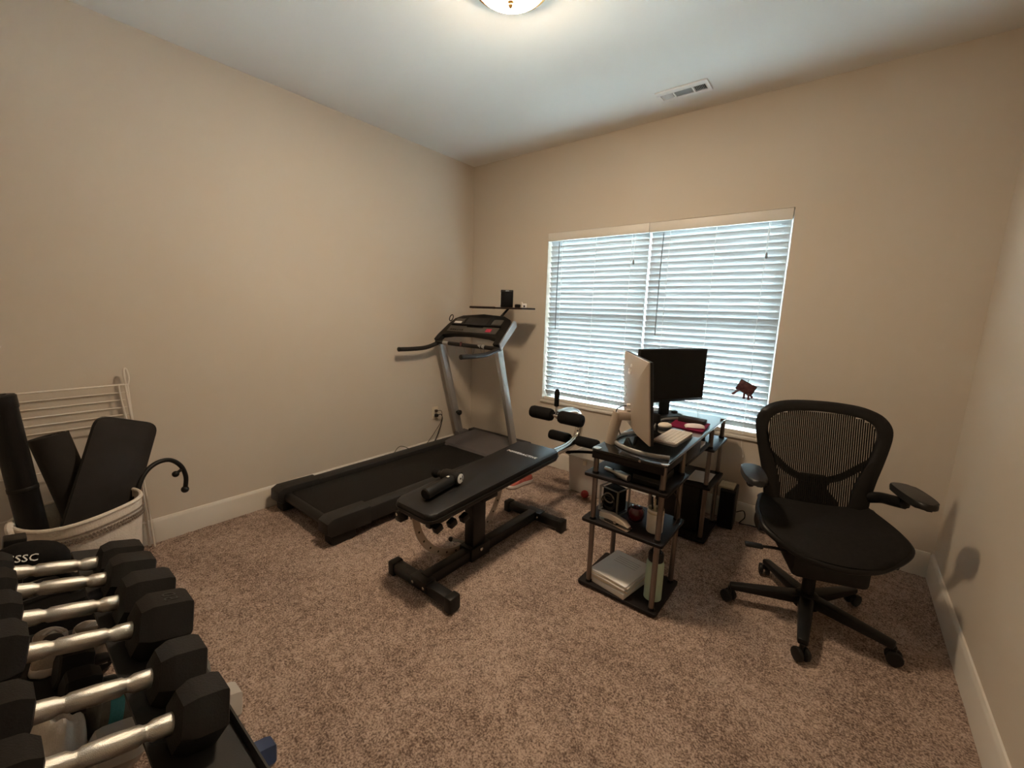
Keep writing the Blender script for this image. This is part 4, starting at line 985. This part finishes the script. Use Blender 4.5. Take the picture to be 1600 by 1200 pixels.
# tall black tube
tt = thing('tall_black_tube', 'tall black padded tube standing in the basket at the picture\'s left edge', 'tube', (.42, -3.08, .02))
A_, B_ = Vector((.44, -3.075, .10)), Vector((.40, -3.118, 1.0))
part('tube', MB().lathe([(.040, 0), (.044, .01), (.044, (B_-A_).length-.06), (.047, (B_-A_).length-.055), (.047, (B_-A_).length-.006), (.042, (B_-A_).length)], A_, B_-A_, 24), 'vinylpad', tt)
part('end_ring', MB().lathe([(.020, 0), (.020, .003)], B_, B_-A_, 18), 'dgrey', tt)
part('tie_band', MB().lathe([(.0445, 0), (.0458, .002), (.0458, .018), (.0445, .02)], A_+(B_-A_)*.55, B_-A_, 24), 'blackp', tt)
# massage hook
mh = thing('massage_hook', 'black curved massage hook with knobs leaning out of the basket', 'massage hook', (.34, -2.80, .02))
part('cane', MB().tube([(.41, -2.87, .10), (.37, -2.80, .28), (.33, -2.735, .45), (.30, -2.695, .520), (.275, -2.64, .553), (.255, -2.58, .548), (.245, -2.535, .500), (.245, -2.518, .435), (.247, -2.525, .375)], .0115, 10), 'blackp', mh)
part('tip_ball', MB().ball((.247, -2.528, .362), .019), 'blackp', mh)
part('knob', MB().ball((.25, -2.562, .462), .017), 'blackp', mh)
part('knob_stem', MB().cyl((.247, -2.525, .485), (.25, -2.562, .462), .008, n=8), 'blackp', mh)

# ================================================================== DUMBBELL RACK
PHI = R(16.5); ax = Vector((0, math.cos(PHI), -math.sin(PHI))); nv = Vector((0, math.sin(PHI), math.cos(PHI)))
TC = Vector((0, -3.094, .613))                      # middle line of the top tray surface
LC = Vector((0, -3.02, .330))                      # and of the lower one
RX0, RX1 = 1.17, 2.36
rk = thing('dumbbell_rack', 'black steel two-tier dumbbell rack in the near left corner', 'rack', ((RX0+RX1)/2, -3.05, 0))
def rail(mb, C, s0, s1, lip=0):
    pts = [C+ax*s0, C+ax*s1, C+ax*s1-nv*.006, C+ax*s0-nv*.006]
    mb.prism([Vector((RX0, p.y, p.z)) for p in pts], (RX1-RX0, 0, 0))
    if lip:
        e = C+ax*(s1 if lip > 0 else s0)
        q = [e-nv*.006, e+nv*.016, e+nv*.016+ax*lip*.004, e-nv*.006+ax*lip*.004]
        mb.prism([Vector((RX0, p.y, p.z)) for p in q], (RX1-RX0, 0, 0))
    return mb
for C, e_ in ((TC, .192), (LC, .165)):
    part('front_rail', rail(MB(), C, .062, e_, 1 if C is TC else 0), 'dgrey', rk); part('rear_rail', rail(MB(), C, -e_, -.075, -1), 'dgrey', rk)
for x in (RX0+.02, RX1-.02):
    part('upright', MB().beam((x, -3.26, .02), (x, -3.14, .70), .045, .05, .004, (1, 0, 0)), 'blackm', rk)
    part('rack_foot', MB().b2(x-.025, x+.025, -3.36, -2.76, 0, .045, .005), 'blackm', rk)
    part('tier_bracket', MB().beam(Vector((x, 0, 0))+TC-ax*.165-nv*.02, Vector((x, 0, 0))+TC+ax*.165-nv*.02, .03, .026, .003), 'blackm', rk)
    part('tier_bracket', MB().beam(Vector((x, 0, 0))+LC-ax*.25-nv*.02, Vector((x, 0, 0))+LC+ax*.165-nv*.02, .03, .026, .003), 'blackm', rk)

def dumbbell(x, AF, HL, HH, label, num=None, C=TC, rub='rubber', handle='chromew', group='hex dumbbells on the top rack tier', hr=.0165, rho=0.0):
    """handle length HL, head length HH, AF across flats"""
    c = Vector((x, C.y, C.z))+nv*(AF/2+.0008)
    t = thing('hex_dumbbell', label, 'dumbbell', c-nv*(AF/2+.0005), 0, group)
    prof = [(hr*1.12, -HL/2-.01), (hr*1.12, -HL/2+.004), (hr*1.05, -HL/2+.026), (hr*.80, -HL/2+.034), (hr*.82, -HL/2+.040), (hr*1.0, -HL*.22), (hr*1.08, 0), (hr*1.0, HL*.22), (hr*.82, HL/2-.040), (hr*.80, HL/2-.034), (hr*1.05, HL/2-.026), (hr*1.12, HL/2-.004), (hr*1.12, HL/2+.01)]
    h = part('handle', MB().lathe(prof, c, ax, 20), handle, t, 'knurled chrome handle' if handle == 'chromew' else None)
    Rr = AF/math.sqrt(3)
    for s_ in (-1, 1):
        d = ax*s_; o = c+d*(HL/2)
        pr = [(Rr*.55, 0), (Rr*.80, .004), (Rr*.985, .022), (Rr, .028), (Rr, HH-.016), (Rr*.93, HH-.004), (Rr*.80, HH)]
        b = MB(); u, v, a_ = basis(d)
        # hexagon with a flat facet upward: corners at 0, 60, ... from the x axis
        V = []; F = []
        for r_, hh in pr:
            for k in range(6):
                an = R(60*k); V.append(o+d*hh+(Vector((1, 0, 0))*math.cos(an)+nv*math.sin(an))*r_)
        for i in range(len(pr)-1):
            for k in range(6): F.append((i*6+k, i*6+(k+1) % 6, (i+1)*6+(k+1) % 6, (i+1)*6+k))
        F.append(tuple(range(6))); F.append(tuple((len(pr)-1)*6+k for k in range(6)))
        b.add(V, F); bmesh.ops.recalc_face_normals(b.bm, faces=b.bm.faces[:])
        hd2 = part('head', b, rub, t, ang=25)
        if num and s_ == 1:
            Mt = Matrix((Vector((0, 1, 0)).cross(nv) * 1.0, -ax*-1, nv)).transposed().to_4x4()
            X_ = ax*-1; Y_ = nv.cross(X_)
            Mt = Matrix((Y_*-1, X_*-1, nv)).transposed().to_4x4(); Mt.translation = o+d*(HH*.55)+nv*(AF/2+.0004)
            part('raised_number', MB().text(num, .040, Mt, .0008), 'dgrey', hd2, 'raised weight number')
    return t
HLn = .160
ds = [(2.150, .106, .078, 'hex dumbbell nearest the camera on the top rack tier, lowest in the picture', None), (2.004, .106, .084, 'second hex dumbbell from the camera on the top rack tier', None),
      (1.824, .124, .104, 'largest hex dumbbell, with a raised number on its head', '50'), (1.678, .119, .104, 'fourth hex dumbbell from the camera, just beyond the numbered one', None),
      (1.524, .108, .098, 'fifth hex dumbbell from the camera on the top rack tier', None), (1.402, .100, .096, 'hex dumbbell farthest from the camera, nearest the white basket', None)]
for x, AF, HH, lab, num in ds: dumbbell(x, AF, HLn, HH, lab, num)
# things on the lower tier
LG = 'dumbbells on the lower rack tier'
dumbbell(2.03, .062, .11, .085, 'navy blue hex dumbbell on the lower rack tier at the bottom edge', None, LC+ax*.075-nv*0, 'blue', 'blue', LG, .013)
dumbbell(1.835, .090, .11, .090, 'light grey hex dumbbell on the lower rack tier behind the black heads', None, LC+ax*.055, 'lgrey', 'lgrey', LG, .014)
dumbbell(1.585, .094, .12, .072, 'black hex dumbbell on the lower rack tier next to the foam roller', None, LC+ax*.02, 'rubber', 'blackm', LG, .014)
dumbbell(1.470, .094, .12, .072, 'black hex dumbbell on the lower rack tier next to the beige sneakers', None, LC+ax*.02, 'rubber', 'blackm', LG, .014)
fr_ = thing('foam_roller', 'grey foam roller with a teal band lying on the lower rack tier', 'foam roller', (1.715, -3.0, .33))
c = Vector((1.715, LC.y, LC.z))+nv*.0612
part('roller', MB().lathe([(.050, -.075), (.060, -.070), (.0605, -.06), (.0605, .140), (.060, .15), (.050, .155)], c, ax, 28), 'rollerg', fr_)
part('band', MB().lathe([(.0607, -.02), (.0613, -.018), (.0613, .022), (.0607, .024)], c+ax*.055, ax, 28), 'teal', fr_)
part('band', MB().lathe([(.0607, -.02), (.0613, -.018), (.0613, .004), (.0607, .006)], c-ax*.035, ax, 28), 'teal', fr_)
for k, (x, s0, rz_, lab) in enumerate(((1.305, -.005, 96, 'beige sneaker nearer the room on the lower rack tier'), (1.30, -.105, 84, 'beige sneaker nearer the wall on the lower rack tier'))):
    p_ = Vector((x, LC.y, LC.z))+ax*s0+nv*.001
    t = sneaker('beige_sneaker', lab, p_, R(rz_), 'shoe', 'sole', 'beige sneakers on the lower rack tier', .235)
    q = Matrix.Rotation(-PHI, 3, 'X') @ Matrix.Rotation(R(rz_), 3, 'Z'); t.rotation_euler = q.to_euler()
cl_ = thing('crumpled_cloth', 'crumpled off-white cloth on the lower rack tier beside the foam roller', 'cloth', (1.78, -3.10, .2))
def clf(u, v):
    x = 1.66+.17*u; s_ = -.170+.085*v
    hgt = .04+.06*math.sin(math.pi*u)*math.sin(math.pi*v)+.016*math.sin(9*u+3*v)+.012*math.sin(13*v-5*u)
    p = Vector((x, LC.y, LC.z))+ax*s_+nv*max(.006, hgt if 0 < u < 1 and 0 < v < 1 else .012); return p
part('folds', MB().surf(clf, 22, 18, .003), 'cloth', cl_)
# black cap on the far end of the top tier
cp = thing('baseball_hat', 'black peaked hat with white lettering on the far end of the rack top tier', 'hat', (1.262, -3.10, .62))
cc0 = Vector((1.262, TC.y, TC.z))-ax*.035
V = []; F = []; nn_ = 20; rows = [(1.0, 0.0), (.99, .25), (.92, .5), (.78, .72), (.55, .9), (.25, .99), (.02, 1.0)]
capm = MB()
for r_, h_ in rows:
    for k in range(nn_):
        a = 2*math.pi*k/nn_; V.append(cc0+Vector((1, 0, 0))*math.cos(a)*.052*r_+ax*math.sin(a)*.085*r_+nv*(.002+.075*h_))
for i in range(len(rows)-1):
    for k in range(nn_): F.append((i*nn_+k, i*nn_+(k+1) % nn_, (i+1)*nn_+(k+1) % nn_, (i+1)*nn_+k))
F.append(tuple(range(nn_))); F.append(tuple((len(rows)-1)*nn_+k for k in range(nn_)))
part('crown', capm.add(V, F), 'foam', cp, ang=60)
part('brim', MB().surf(lambda u, v: cc0+Vector((1, 0, 0))*(.045+.035*v*math.sin(math.pi*u)) + ax*(-.07+.14*u)+nv*(.010-.002*v), 10, 5, .003), 'blackp', cp)
X_ = ax; Y_ = nv; Z_ = Vector((1, 0, 0))
Mt = Matrix(((ax).normalized(), (nv*.80-Z_*.60).normalized(), (Z_*.80+nv*.60).normalized())).transposed().to_4x4(); Mt.translation = cc0+Z_*.0500+nv*.050-ax*.02
part('lettering', MB().text('SSSC', .028, Mt, .0015), 'white', cp, 'white lettering')

# black gym bag between the basket and the rack
gb = thing('gym_bag', 'black gym bag on the carpet between the white basket and the dumbbell rack', 'bag', (.88, -3.10, 0), R(4), world=False)
part('bag_body', MB().prism(rpoly([(-.13, -.17, 0), (.13, -.17, 0), (.13, .15, 0), (-.13, .15, 0)], .07, 6), (0, 0, .34), .05, None, 4), 'foam', gb, ang=60)
part('zip', MB().box((0, -.01, .341), (.012, .24, .003)), 'dgrey', gb)
for x in (-.07, .07): part('strap', MB().tube([(x, -.09, .335), (x*.8, -.06, .385), (x*.7, .04, .385), (x, .07, .335)], .009, 8, 5, False, True, 1.5, .5), 'blackp', gb)
part('side_pocket', MB().box((.128, -.01, .13), (.02, .20, .16), .008), 'foam', gb)
